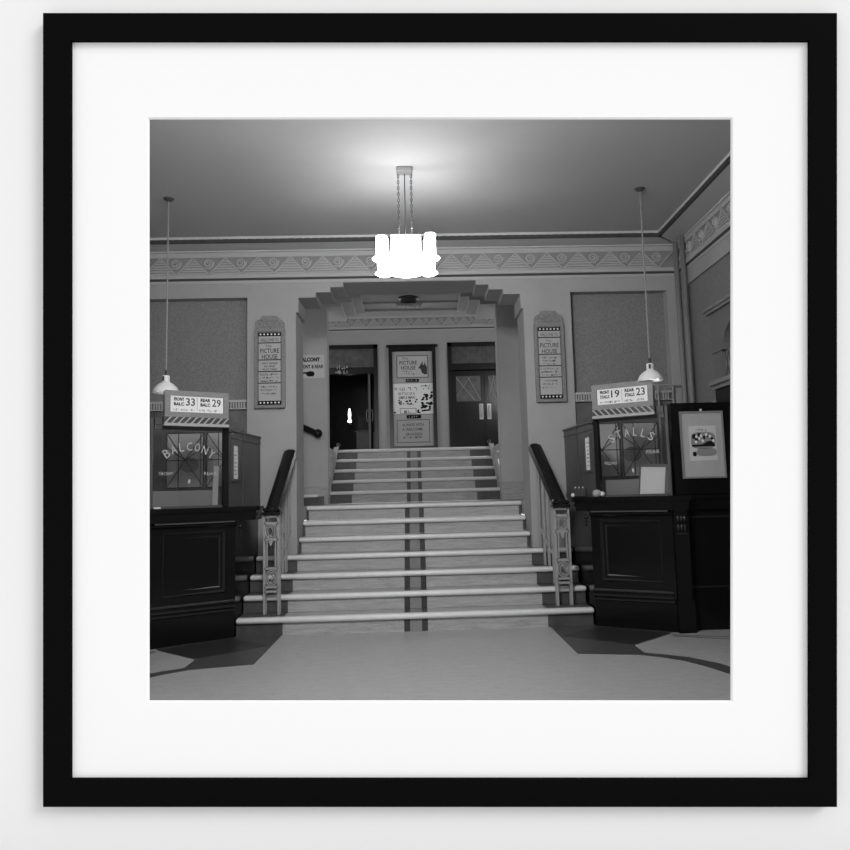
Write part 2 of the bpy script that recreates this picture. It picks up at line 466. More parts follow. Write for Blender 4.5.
# dark inlay in the floor and a darker diamond over it, mirrored about the stairs
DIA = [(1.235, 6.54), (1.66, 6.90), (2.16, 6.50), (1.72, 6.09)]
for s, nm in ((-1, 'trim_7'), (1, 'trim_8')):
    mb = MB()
    P = [(1.22, 7.06), (1.22, 5.83), (1.66, 5.72), (1.80, 5.61), (1.92, 5.47), (2.0, 5.29), (2.06, 5.09), (2.12, 4.8), (2.15, 4.4),
         (2.27, 4.4), (2.25, 4.75), (2.19, 5.15), (2.12, 5.37), (1.99, 5.58), (1.85, 5.70), (1.72, 5.78), (1.725, 6.07), (2.15, 6.48), (2.3, 6.7), (1.62, 7.06)]
    mb.prism([(XC + s * x, y) for x, y in P], .0005, .0025)
    for (a, b, w) in (((2.15, 6.45), (2.9, 6.16), .02), ((2.15, 6.40), (2.9, 6.02), .025)):
        mb.prism([(XC + s * a[0], a[1]), (XC + s * b[0], b[1]), (XC + s * b[0], b[1] - w), (XC + s * a[0], a[1] - w)], .0005, .002)
    struct(mb.build(nm, M['inlay']))
    mb = MB(); mb.prism([(XC + s * x, y) for x, y in DIA], .003, .004); struct(mb.build(nm.replace('trim_7', 'trim_11').replace('trim_8', 'trim_12'), mat('dark_diamond', .032, .35, .3, .15, 30)))

# ------------------------------------------------------------------ staircase
def seg(mb, xs, y0, y1, z0, z1):
    """xs: list of (x0, x1, material index)"""
    for x0, x1, m in xs:
        mb.cur = m; mb.box(x0, x1, y0, y1, z0, z1)
SM = [M['marble'], M['marble_dark'], M['marble_mid'], M['stripe']]
def bands(half, light):
    L = [(-half, -light, 1)] if half > light else []
    L += [(-min(half, light), -.108, 0), (-.108, -.054, 3), (-.054, .054, 2), (.054, .108, 3), (.108, min(half, light), 0)]
    if half > light: L.append((light, half, 1))
    return [(XC + a - .005, XC + b - .005, m) for a, b, m in L]
st = thing('staircase', 'wide pale marble stairs with rounded nosings rising through the stepped arch to the upper hall', 'staircase', (XC, 6.97, 0))
for k in range(1, 13):
    half = 1.622 if k <= 4 else (1.232 if k <= 7 else 1.20)
    light = 1.205 if k <= 7 else .88
    y0 = Yk(k); y1 = Yk(k + 1) + .06
    if k == 7: y1 = 10.64
    if k == 12: y1 = 12.1
    mb = MB(); seg(mb, bands(half, light), y0 + .02, y1, Zk(k - 1), Zk(k) - .003)
    if k == 7: mb.cur = 0; mb.box(-2.44, XC - 1.236, 8.505, 10.345, LZ - .15, LZ - .003); mb.box(XC + 1.234, 2.39, 8.505, 10.345, LZ - .15, LZ - .003)
    if k == 4:
        pass
    stp = mb.build('step', SM, st)
    hn = half
    mb = MB(); mb.smooth = True
    z = Zk(k) - .024
    pts = [(XC - hn, y0 + .006, z), (XC - hn + .012, y0 + .006, z), (XC + hn - .012, y0 + .006, z), (XC + hn, y0 + .006, z)]
    mb.tube(pts, .026, 14, rs=[.016, .026, .026, .016])
    mb.smooth = False; mb.box(XC - hn + .01, XC + hn - .01, y0 + .006, y0 + .06, z, z + .0245)
    mb.build('nosing', M['nosing'], stp)
mb = MB(); mb.box(-1.60, -1.27, 9.65, 10.33, LZ, LZ + .12); p = mb.build('side_step', M['marble_dark'], st)
mb = MB(); mb.box(-1.60, -1.255, 9.63, 10.33, LZ + .1, LZ + .135, .01); mb.build('nosing', M['nosing'], p)

# ------------------------------------------------------------------ stair railings with metal newels
def ring_xz(mb, cx, y, cz, rx, rz, r, n=20):
    mb.tube([(cx + rx * cos(2 * pi * i / n), y, cz + rz * sin(2 * pi * i / n)) for i in range(n)], r, 6, closed=True)
def railing(s, label):
    xn = -1.372 if s < 0 else 1.366; yn = 7.19; z0 = RISE; zt = 1.075
    t = thing('stair_railing', label, 'railing', (xn, yn, z0), 'pair of stair railings')
    # newel: open cast frame with oval rings
    mb = MB(); w = .066; D = .032
    for sx in (-1, 1):
        for dy in (-D, D):
            mb.box(xn + sx * w - .010, xn + sx * w + .010, yn + dy - .008, yn + dy + .008, z0, zt)
        mb.box(xn + sx * (w - .027) - .005, xn + sx * (w - .027) + .005, yn - D - .006, yn - D + .004, z0 + .44, zt - .23)
    for zz in (zt - .012, zt - .075, zt - .225, z0 + .42, z0 + .25, z0 + .21):
        for dy in (-D, D): mb.box(xn - w, xn + w, yn + dy - .008, yn + dy + .008, zz - .009, zz + .009)
        for sx in (-1, 1): mb.box(xn + sx * w - .006, xn + sx * w + .006, yn - D, yn + D, zz - .009, zz + .009)
    for cz in (zt - .15, z0 + .335):
        for dy in (-D - .004,):
            ring_xz(mb, xn, yn + dy, cz, .055, .068, .007); ring_xz(mb, xn, yn + dy, cz, .034, .05, .006)
            mb.tube([(xn - .012, yn + dy, cz - .05), (xn + .02, yn + dy, cz), (xn - .012, yn + dy, cz + .05)], .005, 5)
    mb.prism([(xn - .022, zt - .235), (xn + .022, zt - .235), (xn + .01, zt - .27), (xn, zt - .285), (xn - .01, zt - .27)], yn - .06, yn - .045, 'y')
    mb.build('newel', M['metal'], t)
    mb = MB(); mb.box(xn - .088, xn + .088, yn - .07, yn + .07, zt, zt + .03, .008); mb.box(xn - .08, xn + .08, yn - .065, yn + .065, zt + .03, zt + .07, .014)
    mb.build('newel_cap', M['wood2'], t)
    # handrail
    xe = XC + s * 1.295; ye = 7.97; ze = 1.715
    A = Vector((xn, yn + .04, zt + .045)); B = Vector((xe, ye, ze))
    d = (B - A); hw = .07
    side = Vector((1, 0, 0)); upv = Vector((0, -d.z, d.y)).normalized()
    prof = [(-hw, -.03), (-hw * 1.05, .0), (-hw * .8, .032), (-hw * .3, .045), (hw * .3, .045), (hw * .8, .032), (hw * 1.05, .0), (hw, -.03)]
    mb = MB(); mb.smooth = False
    cuts = [A, A + d * .5, B - d.normalized() * .03, B]
    n = len(prof); vs = []; fs = []
    for i, c in enumerate(cuts):
        k = 1.0 if i < 3 else .78
        for (a, b) in prof: vs.append(c + side * (a * k) + upv * (b * k))
    for i in range(len(cuts) - 1):
        for j in range(n): fs.append((i * n + j, i * n + (j + 1) % n, (i + 1) * n + (j + 1) % n, (i + 1) * n + j))
    fs.append(tuple(range(n))); fs.append(tuple((len(cuts) - 1) * n + j for j in range(n - 1, -1, -1)))
    mb.add(vs, fs); hr = mb.build('handrail', M['wood2'], t)
    mb = MB(); mb.smooth = True
    mb.tube([A + Vector((0, -.1, -.0)), A + Vector((0, .0, .0)), A + d * .04], .04, 12); mb.build('scroll_end', M['wood2'], hr)
    # balusters: paired bars with an oval, standing on the treads
    for i in range(5):
        f = (i + .75) / 5.2
        x = xn + (xe - xn) * f; y = A.y + d.y * f; zt2 = A.z + d.z * f - .035
        k = max(1, int((y - 6.97) / GO_) + 1); zb = RISE * min(k, 4)
        mb = MB()
        for dy in (-.035, .035): mb.box(x - .007, x + .007, y + dy - .007, y + dy + .007, zb, zt2 + dy * .75)
        n2 = 14
        for cz in (zb + .32, zt2 - .16):
            mb.tube([(x, y + .03 * cos(2 * pi * q / n2), cz + .06 * sin(2 * pi * q / n2)) for q in range(n2)], .005, 5, closed=True)
            mb.box(x - .006, x + .006, y - .035, y + .035, cz - .075, cz - .065); mb.box(x - .006, x + .006, y - .035, y + .035, cz + .065, cz + .075)
        mb.build('baluster', M['metal'], t)
    # raking bottom bar
    mb = MB()
    mb.tube([(xn, yn + .06, z0 + .28), (xe, ye - .02, .90)], .009, 6); mb.build('bottom_bar', M['metal'], t)
    return t
railing(-1, 'grey metal stair railing with dark handrail beside the BALCONY ticket booth')
railing(1, 'grey metal stair railing with dark handrail beside the STALLS ticket booth')

# small rails beside the upper flight
for s, lab in ((-1, 'thin metal rail up the upper flight under the BALCONY arrow sign'), (1, 'thin metal rail up the upper flight on the plain column side')):
    x = XC + s * 1.185
    t = thing('flight_rail', lab, 'handrail', (x, 10.7, 1.28), 'rails of the upper flight')
    mb = MB(); mb.smooth = True
    mb.tube([(x, 10.66, 1.38), (x, 11.78, 2.02), (x, 11.84, 2.02), (x + s * .02, 11.9, 1.99)], .014, 8); mb.build('rail', M['metal'], t)
    mb = MB(); mb.box(x - .008, x + .008, 10.66, 10.69, 1.298, 1.39); mb.build('post', M['metal'], t)
    mb = MB(); mb.box(x - .008, x + .008, 11.77, 11.80, 1.95, 2.02); mb.build('post', M['metal'], t)
    mb = MB(); mb.smooth = True; mb.ball((x, 11.78, 2.03), .035); mb.build('knob', M['metal_dark'], t)

# balcony handrail on the inner wall
t = thing('wall_handrail', 'short dark wooden handrail sloping down the inner wall under the BALCONY sign', 'handrail', (-1.42, 10.3, 2.1))
mb = MB(); mb.smooth = True
mb.tube([(-1.85, 10.27, 2.33), (-1.36, 10.27, 2.10)], .042, 12); mb.build('rail', M['wood2'], t)
mb = MB(); mb.smooth = True; mb.ball((-1.335, 10.27, 2.095), .062, 14); mb.build('end_knob', M['wood2'], t)
mb = MB(); mb.tube([(-1.45, 10.355, 2.10), (-1.45, 10.27, 2.14)], .014, 8); mb.build('bracket', M['chrome'], t)

# ------------------------------------------------------------------ chandelier
cx, cy = -.046, 6.08
ch = thing('chandelier', 'glowing white glass chandelier of upright tubes hung on chains before the stairs', 'chandelier', (cx, cy, 3.035))
mb = MB(); mb.box(cx - .068, cx + .068, cy - .05, cy + .05, ZC - .042, ZC, .006); mb.build('ceiling_plate', M['signwood'], ch)
for sx in (-1, 1):
    mb = MB(); mb.smooth = True
    z = 3.36; i = 0
    while z < ZC - .05:
        x0 = cx + sx * .054
        if i % 2: pth = [(x0 + .008 * cos(a), cy, z + .016 * sin(a)) for a in [2 * pi * k / 8 for k in range(8)]]
        else: pth = [(x0, cy + .008 * cos(a), z + .016 * sin(a)) for a in [2 * pi * k / 8 for k in range(8)]]
        mb.tube(pth, .0032, 4, closed=True); z += .026; i += 1
    mb.build('chain', M['metal_dark'], ch)
mb = MB(); mb.tube([(cx, cy, 3.34), (cx, cy, ZC - .05)], .005, 6); mb.build('flex', M['metal_dark'], ch)
# central ribbed glass box, open at the top
mb = MB(); hx, hy = .118, .085
for (x0, x1, y0, y1) in ((cx - hx, cx + hx, cy - hy - .006, cy - hy), (cx - hx, cx + hx, cy + hy, cy + hy + .006), (cx - hx - .006, cx - hx, cy - hy, cy + hy), (cx + hx, cx + hx + .006, cy - hy, cy + hy)):
    mb.box(x0, x1, y0, y1, 3.205, 3.362)
for k in range(7):
    x = cx - hx + .016 + k * (2 * hx - .032) / 6
    for y in (cy - hy - .012, cy + hy + .006): mb.box(x - .004, x + .004, y, y + .006, 3.21, 3.358)
mb.build('glass_panel_box', M['glow'], ch)
for sx in (-1, 1):
    for sy in (-1, 1):
        mb = MB(); mb.smooth = True
        mb.lathe([(.046, 3.20), (.046, 3.378 - .008 * (sx * sy + 1)), (.040, 3.378 - .008 * (sx * sy + 1)), (.040, 3.205)], (cx + sx * (.197 - .004 * sy), cy + sy * .055, 0), 20); o = mb.build('glass_tube', M['glow'], ch)
    mb = MB(); mb.smooth = True; mb.lathe([(.055, 3.07), (.06, 3.18)], (cx + sx * .183, cy, 0), 20, sy=1.5); mb.build('lower_tube', M['glow'], ch)
    c = (cx + sx * .197, cy, 0)
    mb = MB(); mb.smooth = True
    mb.lathe([(.01, 3.178), (.07, 3.180), (.086, 3.189), (.07, 3.198), (.01, 3.20)], c, 24, sy=1.3); mb.build('glass_disc', M['glow'], ch)
    mb = MB(); mb.smooth = True
    mb.lathe([(.01, 3.05), (.06, 3.052), (.076, 3.063), (.06, 3.074), (.03, 3.077)], (cx + sx * .185, cy, 0), 24, sy=1.3); mb.build('lower_disc', M['glow'], ch)
mb = MB(); mb.box(cx - .20, cx + .20, cy - .12, cy + .12, 3.175, 3.20, .004); mb.build('glass_shelf', M['glow'], ch)
mb = MB(); mb.prism([(cx - .19, 3.07), (cx + .19, 3.07), (cx + .212, 3.176), (cx - .212, 3.176)], cy - .09, cy + .09, 'y'); mb.build('lower_box', M['glow'], ch)
mb = MB(); mb.smooth = True
mb.lathe([(.005, 3.035), (.07, 3.038), (.13, 3.052), (.165, 3.075)], (cx, cy, 0), 28, sy=.7); mb.build('glass_bowl', M['glow'], ch)
for dx in (-.075, 0, .075):
    for z in (3.10, 3.13):
        mb = MB(); mb.smooth = True; mb.ball((cx + dx, cy - .093, z), .006, 8); mb.build('metal_stud', M['metal'], ch)

# ------------------------------------------------------------------ pendant lamps
def pendant(x, y, zr, label):
    t = thing('pendant_lamp', label, 'pendant lamp', (x, y, zr), 'enamel pendant lamps over the booths')
    mb = MB(); mb.smooth = True; mb.lathe([(.008, -.03), (.02, -.026), (.045, -.01), (.048, 0)], (x, y, ZC), 18); mb.build('ceiling_rose', M['metal_dark'], t)
    mb = MB(); mb.tube([(x, y, zr + .2), (x, y, ZC - .02)], .0075, 8); mb.build('flex', M['signwood'], t)
    mb = MB(); mb.smooth = True; mb.lathe([(.006, .21), (.011, .20), (.012, .16), (.02, .15)], (x, y, zr), 12); mb.build('lamp_holder', M['metal_dark'], t)
    mb = MB(); mb.smooth = True
    mb.lathe([(.028, .155), (.032, .15), (.032, .10), (.042, .092), (.07, .075), (.098, .045), (.113, .010), (.116, 0), (.112, 0), (.094, .038), (.066, .066), (.036, .082), (.02, .086)], (x, y, zr), 32)
    sh = mb.build('lamp_shade', M['enamel'], t)
    mb = MB(); mb.box(x - .022, x - .004, y - .034, y - .028, zr + .105, zr + .145); mb.build('vent_slot', M['metal_dark'], sh)
    mb = MB(); mb.smooth = True; mb.ball((x, y, zr + .04), .026, 12); mb.build('bulb', M['bulb'], t)
pendant(-2.205, 6.66, 2.185, 'white enamel pendant lamp on long flex above the 33 and 29 price sign')
pendant(2.11, 6.57, 2.188, 'white enamel pendant lamp on long flex above the 19 and 23 price sign')

# ------------------------------------------------------------------ ticket booths
UX, UY = .833, -.553
def booth(s, label):
    W = lambda x, y: (XC + s * x, y)
    t = thing('ticket_booth', label, 'ticket booth', (XC + s * 2.1, 7.2, 0), 'pair of ticket booths')
    xe = 2.96 if s > 0 else 3.4
    def poly(P): return [W(*p) for p in P]
    # front frame: x runs to the viewer's right along the face, y runs into the booth
    def front_frame(x, y, L):
        if s > 0: return basis((XC + x, y, 0), (UX, UY, 0), (-UY, UX, 0))
        return basis((XC - x - UX * L, y + UY * L, 0), (UX, -UY, 0), (UY, UX, 0))
    base = [(1.635, 7.97), (1.635, 6.98), (2.25, 6.549), (2.25, 6.62), (xe - .02, 6.62), (xe - .02, 6.75), (2.3, 6.75), (1.78, 7.12), (1.78, 7.97)]
    mb = MB(); mb.prism(poly(base), .18, 1.04); mb.build('counter_body', M['wood'], t)
    pl = [(1.636, 7.97), (1.636, 6.955), (2.25, 6.52), (2.25, 6.60), (xe - .02, 6.60), (xe - .02, 6.75), (2.3, 6.75), (1.75, 7.12), (1.75, 7.97)]
    mb = MB(); mb.prism(poly(pl), 0, .235); mb.build('plinth', M['wood'], t)
    L = .74
    FC = front_frame(1.635, 6.98, L)
    mb = MB(FC)
    def mould(mb, x0, x1, z, h, d):          # a rounded horizontal moulding
        mb.prism([(0.002, z), (-d * .6, z), (-d, z + h * .3), (-d, z + h * .6), (-d * .6, z + h), (0.002, z + h)], x0, x1, 'x')
    mould(mb, .0, L - .01, .235, .022, .03); mould(mb, .0, L - .01, .27, .024, .034); mould(mb, .0, L - .01, .31, .03, .026)
    mb.build('base_moulding', M['wood_edge'], t)
    mb = MB(FC)
    def panel(mb, x0, x1, z0, z1, w, d):     # mitred bevelled frame round a panel
        o = [(x0, z0), (x1, z0), (x1, z1), (x0, z1)]; c = [(x0 + w, z0 + w), (x1 - w, z0 + w), (x1 - w, z1 - w), (x0 + w, z1 - w)]
        m_ = [(x0 + w * .45, z0 + w * .45), (x1 - w * .45, z0 + w * .45), (x1 - w * .45, z1 - w * .45), (x0 + w * .45, z1 - w * .45)]
        vs = [(x, 0.001, z) for x, z in o] + [(x, -d, z) for x, z in m_] + [(x, -d * .1, z) for x, z in c]
        fs = []
        for i in range(4):
            j = (i + 1) % 4; fs += [(i, j, 4 + j, 4 + i), (4 + i, 4 + j, 8 + j, 8 + i)]
        mb.add(vs, fs)
    panel(mb, .08, .655, .40, .965, .035, .022); panel(mb, .125, .61, .445, .92, .028, .012)
    mb.build('front_panel', M['wood_edge'], t)
    mb = MB(FC)
    mould(mb, .0, L, .99, .05, .035); mb.build('frieze_rail', M['wood'], t)
    # counter top with a wing to the newel
    wx = 1.445 if s < 0 else 1.495
    top = [(wx, 7.32), (wx, 7.02), (1.575, 6.93), (2.24, 6.49), (2.40, 6.47), (2.40, 6.56), (xe - .02, 6.56), (xe - .02, 6.80), (2.35, 6.86), (1.85, 7.25), (1.85, 7.97), (1.635, 7.97), (1.635, 7.32)]
    mb = MB(); mb.prism(poly(top), 1.128, 1.165); ct = mb.build('counter_top', M['wood'], t)
    top2 = [(wx + .015, 7.30), (wx + .015, 7.03), (1.585, 6.95), (2.24, 6.51), (2.385, 6.49), (2.385, 6.58), (xe - .02, 6.58), (xe - .02, 6.80), (2.35, 6.86), (1.85, 7.25), (1.85, 7.97), (1.635, 7.97), (1.635, 7.30)]
    mb = MB(); mb.prism(poly(top2), 1.04, 1.128); mb.build('top_apron', M['wood'], ct)
    mb = MB(FC); mb.box(.02, L - .02, -.052, -.03, 1.028, 1.044); mb.build('apron_bead', M['booth'], ct)  # bead in lighter wood, a highlight line put in as colour
    # pilaster with carved bracket
    xa, xb = sorted((XC + s * 2.25, XC + s * 2.37))
    mb = MB(); mb.box(xa, xb, 6.50, 6.64, 0, 1.04); mb.box(xa - .012, xb + .012, 6.482, 6.64, 0, .26); mb.box(xa - .008, xb + .008, 6.49, 6.64, .26, .275)
    pi_ = mb.build('pilaster', M['wood'], t)
    mb = MB(); mb.smooth = True
    for q in (-.028, .0, .028):
        xm = (xa + xb) / 2 + q
        mb.ball((xm, 6.49, .965), .02, 10, sz=1.6); mb.ball((xm, 6.492, .89), .016, 10, sz=2)
    mb.smooth = False; mb.box(xa + .015, xb - .015, 6.48, 6.50, .83, .845)
    mb.build('carved_bracket', M['wood_edge'], pi_)
    # recessed front panel beyond the pilaster
    x0, x1 = sorted((XC + s * 2.40, XC + s * (xe - .05)))
    mb = MB(); rect_frame(mb, x0, x1, .36, .98, .014, 6.605, 6.625); mb.build('side_front_panel', M['wood_edge'], t)
    # corner bracket by the stairs
    mb = MB(); mb.smooth = True
    for q in range(3): mb.ball((XC + s * 1.585, 6.95 + q * .0, .985 - q * .035), .02 - q * .003, 10)
    mb.build('corner_bracket', M['wood2'], t)
    # ---- superstructure
    S = .68
    FG = front_frame(1.70, 6.93, S)
    zt = 1.88
    near0 = 0 if s > 0 else S          # x (along the face) of the post next the stairs
    sg = 1 if s > 0 else -1
    def bx(mb, a, b, y0, y1, z0, z1, bev=0):   # a, b measured from the stair-side post
        x0, x1 = sorted((near0 + sg * a, near0 + sg * b)); mb.box(x0, x1, y0, y1, z0, z1, bev)
    mb = MB(FG); bx(mb, -.012, .035, -.012, .045, 1.165, 1.90, .004); mb.build('corner_post', M['wood2'], t)
    mb = MB(FG); bx(mb, .655, .685, -.012, .03, 1.165, 1.96, .004); mb.build('corner_post', M['booth'], t)
    mb = MB(FG); bx(mb, .045, .648, -.005, .03, 1.855, 1.90)
    mb.build('header', M['booth'], t)
    mb = MB(FG); bx(mb, .045, .648, -.005, .03, 1.165, 1.185)
    mb.build('sill_rail', M['booth'], t)
    mb = MB(FG); bx(mb, .59, .648, -.012, .03, 1.90, 1.96); mb.build('header_block', M['booth'], t)
    mb = MB(FG); bx(mb, .045, .648, .010, .016, 1.185, 1.855); gl = mb.build('glass_front', M['glass'], t)
    gl['label'] = 'clear glass with etched white lettering'
    # etched writing on the glass
    word = 'BALCONY' if s < 0 else 'STALLS'
    gx = S * .5 + (.0 if s < 0 else -.0)
    n = len(word)
    mb = MB()
    R = .36; cz = 1.66 - R + .05
    span = 1.05 if s < 0 else .95
    for i, chh in enumerate(word):
        a = (i - (n - 1) / 2) * span / (n - 1) * 1.15
        text_mesh(mb, chh, .075, gx + R * sin(a) * .98, cz + R * cos(a) + (.0 if s < 0 else .04), FG, y=.009, depth=.0012, rot=-a * .9, width=.05 if chh not in 'L' else .04)
    mb.build('glass_lettering', M['etched'], gl)
    mb = MB()
    text_mesh(mb, 'FRONT', .03, gx - .2, 1.47, FG, y=.009, depth=.0012, width=.12)
    text_mesh(mb, 'REAR', .03 if s < 0 else .035, gx + .19, 1.47 if s < 0 else 1.56, FG, y=.009, depth=.0012, width=.12)
    mb.M = FG; mb.prism([(gx - .012, 1.40), (gx, 1.375), (gx + .012, 1.40), (gx, 1.425)], .0078, .009, 'y')
    mb.build('small_lettering', M['etched'], gl)
    mb = MB(FG); nn = 24
    mb.prism([(gx + .085 * cos(2 * pi * i / nn), 1.545 + .068 * sin(2 * pi * i / nn)) for i in range(nn)], .004, .009, 'y')
    mb.build('speaking_disc', M['glass_disc'], gl)
    # ticket shelf inside behind the glass
    mb = MB(FG); bx(mb, .05, .64, .09, .105, 1.165, 1.32); mb.build('inner_desk', M['pipe'], t)
    # side partition running back to the wall
    xa, xb2, ya, yb = 1.70, 1.615, 6.93, 7.97
    if s > 0: SB = basis((XC + xb2, yb, 0), (xa - xb2, ya - yb, 0), (yb - ya, xa - xb2, 0))
    else: SB = basis((XC - xa, ya, 0), (xa - xb2, yb - ya, 0), (-(yb - ya), xa - xb2, 0))
    SL = sqrt((xb2 - xa) ** 2 + (yb - ya) ** 2)
    # in SB x runs along the partition, y runs into the booth
    mb = MB(SB); mb.box(.01, SL - .01, .0, .03, 1.165, 1.80); mb.box(0, SL, -.008, .038, 1.80, 1.815); mb.box(.005, SL - .005, 0, .03, 1.815, 1.865); mb.box(0, SL, -.014, .044, 1.865, zt)
    mb.box(.01, SL - .01, -.006, .0, 1.165, 1.20)
    for f in (.45, .97):
        mb.box(SL * f - .02, SL * f + .012, -.008, .0, 1.165, 1.865)
    mb.build('side_partition', M['booth'], t)
    mb = MB(SB); mb.smooth = True
    mb.ball((SL * (.98 if s > 0 else .02), -.02, 1.86), .02, 10); mb.build('partition_knob', M['metal_dark'], t)
    # dark upright beyond the glass
    x0, x1 = sorted((XC + s * 2.31, XC + s * (xe - .02)))
    mb = MB(); mb.box(x0, x1, 6.59, 6.69, 1.165, 1.985, .006); pp = mb.build('end_panel', M['wood'], t)
    return t, FG, SB, SL, near0, sg
bl = booth(-1, 'dark polished ticket booth with glass front lettered BALCONY')
br = booth(1, 'dark polished ticket booth with glass front lettered STALLS')

# illuminated price signs over the booth windows
def price_sign(b, s, items, label):
    t0, FG, SB, SL, near0, sg = b
    t = thing('price_sign', label, 'price sign', tuple(FG @ Vector((.34, -.04, 1.87))), 'price signs over the ticket windows')
    x0, x1 = (.02, .585) if s > 0 else (.095, .66)
    mb = MB(FG); mb.box(x0, x1, -.075, -.018, 1.962, 2.195, .004); rect_frame(mb, x0, x1, 1.962, 2.195, .045, -.088, -.07); bx_ = mb.build('sign_box', M['signwood'], t)
    # pale carved strip under the box
    mb = MB(FG); mb.box(x0 - .004, x1 + .004, -.08, -.022, 1.897, 1.962); st_ = mb.build('carved_strip', M['metal_dark'], t)
    mb = MB(FG); mb.box(x0 - .006, x1 + .006, -.092, -.022, 1.884, 1.898); mb.box(x0 - .004, x1 + .004, -.085, -.079, 1.898, 1.909); mb.build('strip_ledge', M['paper_grey'], st_)
    mb = MB(FG)
    n = 10; p = (x1 - x0) / n
    sl = 1 if s < 0 else -1
    for i in range(n):                           # S-shaped strands of the twist
        c = x0 + (i + .5) * p
        mb.tube([(c + sl * q * p * .55, -.082, 1.933 + .026 * sin(q * pi / 2)) for q in (-1, -.8, -.5, 0, .5, .8, 1)], .0075, 6)
    mb.build('twist_carving', M['paper_grey'], st_)
    fx0, fx1 = x0 + .05, x1 - .05; fz0, fz1 = 2.002, 2.155
    mb = MB(FG); mb.box(fx0, fx1, -.081, -.072, fz0, fz1); f = mb.build('price_card', M['paper'], t)
    w = fx1 - fx0
    for i, (a, b2, num) in enumerate(items):
        c = fx0 + w * (.27 + .5 * i - .03)
        mb = MB()
        text_mesh(mb, a, .03, c - w * .085, fz1 - .035, FG, width=w * .19, bold=.035, y=-.081)
        text_mesh(mb, b2, .03, c - w * .085, fz1 - .077, FG, width=w * .19, bold=.035, y=-.081)
        mb.build('price_lettering', M['ink'], f)
        mb = MB(); text_mesh(mb, num, .068, c + w * .13, fz1 - .056, FG, width=w * .17, y=-.081, bold=.012); mb.build('figure_lettering', M['ink_grey'], f)
    mb = MB(); scribble(mb, fx0 + .025, fx0 + w * .47, fz0 + .015, .02, FG, y=-.081, wpx=.011); mb.build('small_lettering', M['ink_soft'], f)
    mb = MB(); scribble(mb, fx0 + w * .54, fx1 - .02, fz0 + .015, .02, FG, y=-.081, wpx=.011)
    mb.build('small_lettering', M['ink_soft'], f)
    mb = MB(FG); mb.box((fx0 + fx1) / 2 - .001, (fx0 + fx1) / 2 + .001, -.0825, -.081, fz0 + .02, fz1 - .015)
    mb.build('divider_line', M['ink_soft'], f)
price_sign(bl, -1, (('FRONT', 'BALC', '33'), ('REAR', 'BALC', '29')), 'price sign box with white card reading front 33 and rear 29')
price_sign(br, 1, (('FRONT', 'STALLS', '19'), ('REAR', 'STALLS', '23')), 'price sign box with white card reading front 19 and rear 23')

# small framed notices on the booth sides
for b, s, lab in ((bl, -1, 'small narrow framed notice on the side of the BALCONY booth'), (br, 1, 'small narrow framed notice on the side of the STALLS booth')):
    t0, FG, SB, SL, near0, sg = b
    xm = SL * (.80 if s > 0 else .20)
    t = thing('framed_notice', lab, 'notice', tuple(SB @ Vector((xm, 0, 1.40))), 'framed notices on booth sides')
    mb = MB(SB); rect_frame(mb, xm - .095, xm + .095, 1.40, 1.76, .022, -.018, 0); mb.build('frame', M['booth'], t)
    mb = MB(SB); mb.box(xm - .073, xm + .073, -.008, -.001, 1.422, 1.738); c = mb.build('card', M['paper'], t)
    mb = MB()
    for k in range(7): scribble(mb, xm - .035, xm + .05, 1.46 + k * .036, .012, SB, y=-.008, wpx=.011)
    mb.build('lettering', M['ink_soft'], c)

# dark back screens with leaded lights in the wall recesses
for s, (x0, x1), lab in ((-1, (-3.40, RL1 - .005), 'dark screen with reeded band and leaded lights behind the BALCONY booth'), (1, (RR0 + .005, RR1 - .005), 'dark screen with reeded band and leaded lights behind the STALLS booth')):
    t = thing('back_screen', lab, 'screen', ((x0 + x1) / 2, 8.0, 0), 'screens behind the ticket booths')
    mb = MB(); mb.box(x0, x1, 8.03, 8.11, 0, 2.262); mb.build('screen_panel', mat('brown_screen_wood', .13, .5, .2, .3, 7), t)
    mb = MB(); mb.box(x0, x1, 8.0, 8.11, 2.262, 2.285); mb.box(x0, x1, 7.995, 8.11, 2.185, 2.195)
    n = int((x1 - x0) / .028)
    for i in range(n):
        a = x0 + i * .028; mb.box(a + .004, a + .018, 8.002, 8.03, 2.195, 2.262)
    mb.build('reeded_band', M['mould'], t)
    # leaded lights
    if s > 0: pans = [(1.80, 2.20), (2.22, 2.62)]
    else: pans = [(-2.22, -1.82), (-2.64, -2.24)]
    for (a, b) in pans:
        mb = MB(); mb.box(a, b, 8.015, 8.035, 1.36, 1.95); pn = mb.build('leaded_light', M['pane'], t)
        mb = MB()
        rect_frame(mb, a, b, 1.36, 1.95, .012, 8.005, 8.02)
        W2 = (a + b) / 2; zc = 1.655
        segs = [((a, 1.95), (W2, 1.655)), ((W2, 1.655), (b, 1.95)), ((a, 1.36), (W2, 1.655)), ((W2, 1.655), (b, 1.36)), ((a, zc), (b, zc)), ((a + .13, 1.95), (a + .13, 1.36)), ((b - .04, 1.95), (b - .04, 1.36)),
                ((a, 1.8), (a + .2, 1.655)), ((b, 1.8), (b - .2, 1.655))]
        for p, q in segs: mb.tube([(p[0], 8.012, p[1]), (q[0], 8.012, q[1])], .005, 5)
        mb.build('lead_came', M['lead'], pn)
# rail by the right-hand corner
t = thing('brass_rail', 'thin metal guard rail standing above the STALLS booth screen in the corner', 'rail', (2.78, 7.9, 2.0))
mb = MB(); mb.tube([(2.55, 7.93, 2.335), (2.9, 7.93, 2.335)], .009, 8); mb.build('top_rail', M['metal'], t)
for x in (2.62, 2.78, 2.9):
    mb = MB(); mb.tube([(x, 7.93, 1.2), (x, 7.93, 2.335)], .008, 8); mb.build('upright', M['metal'], t)

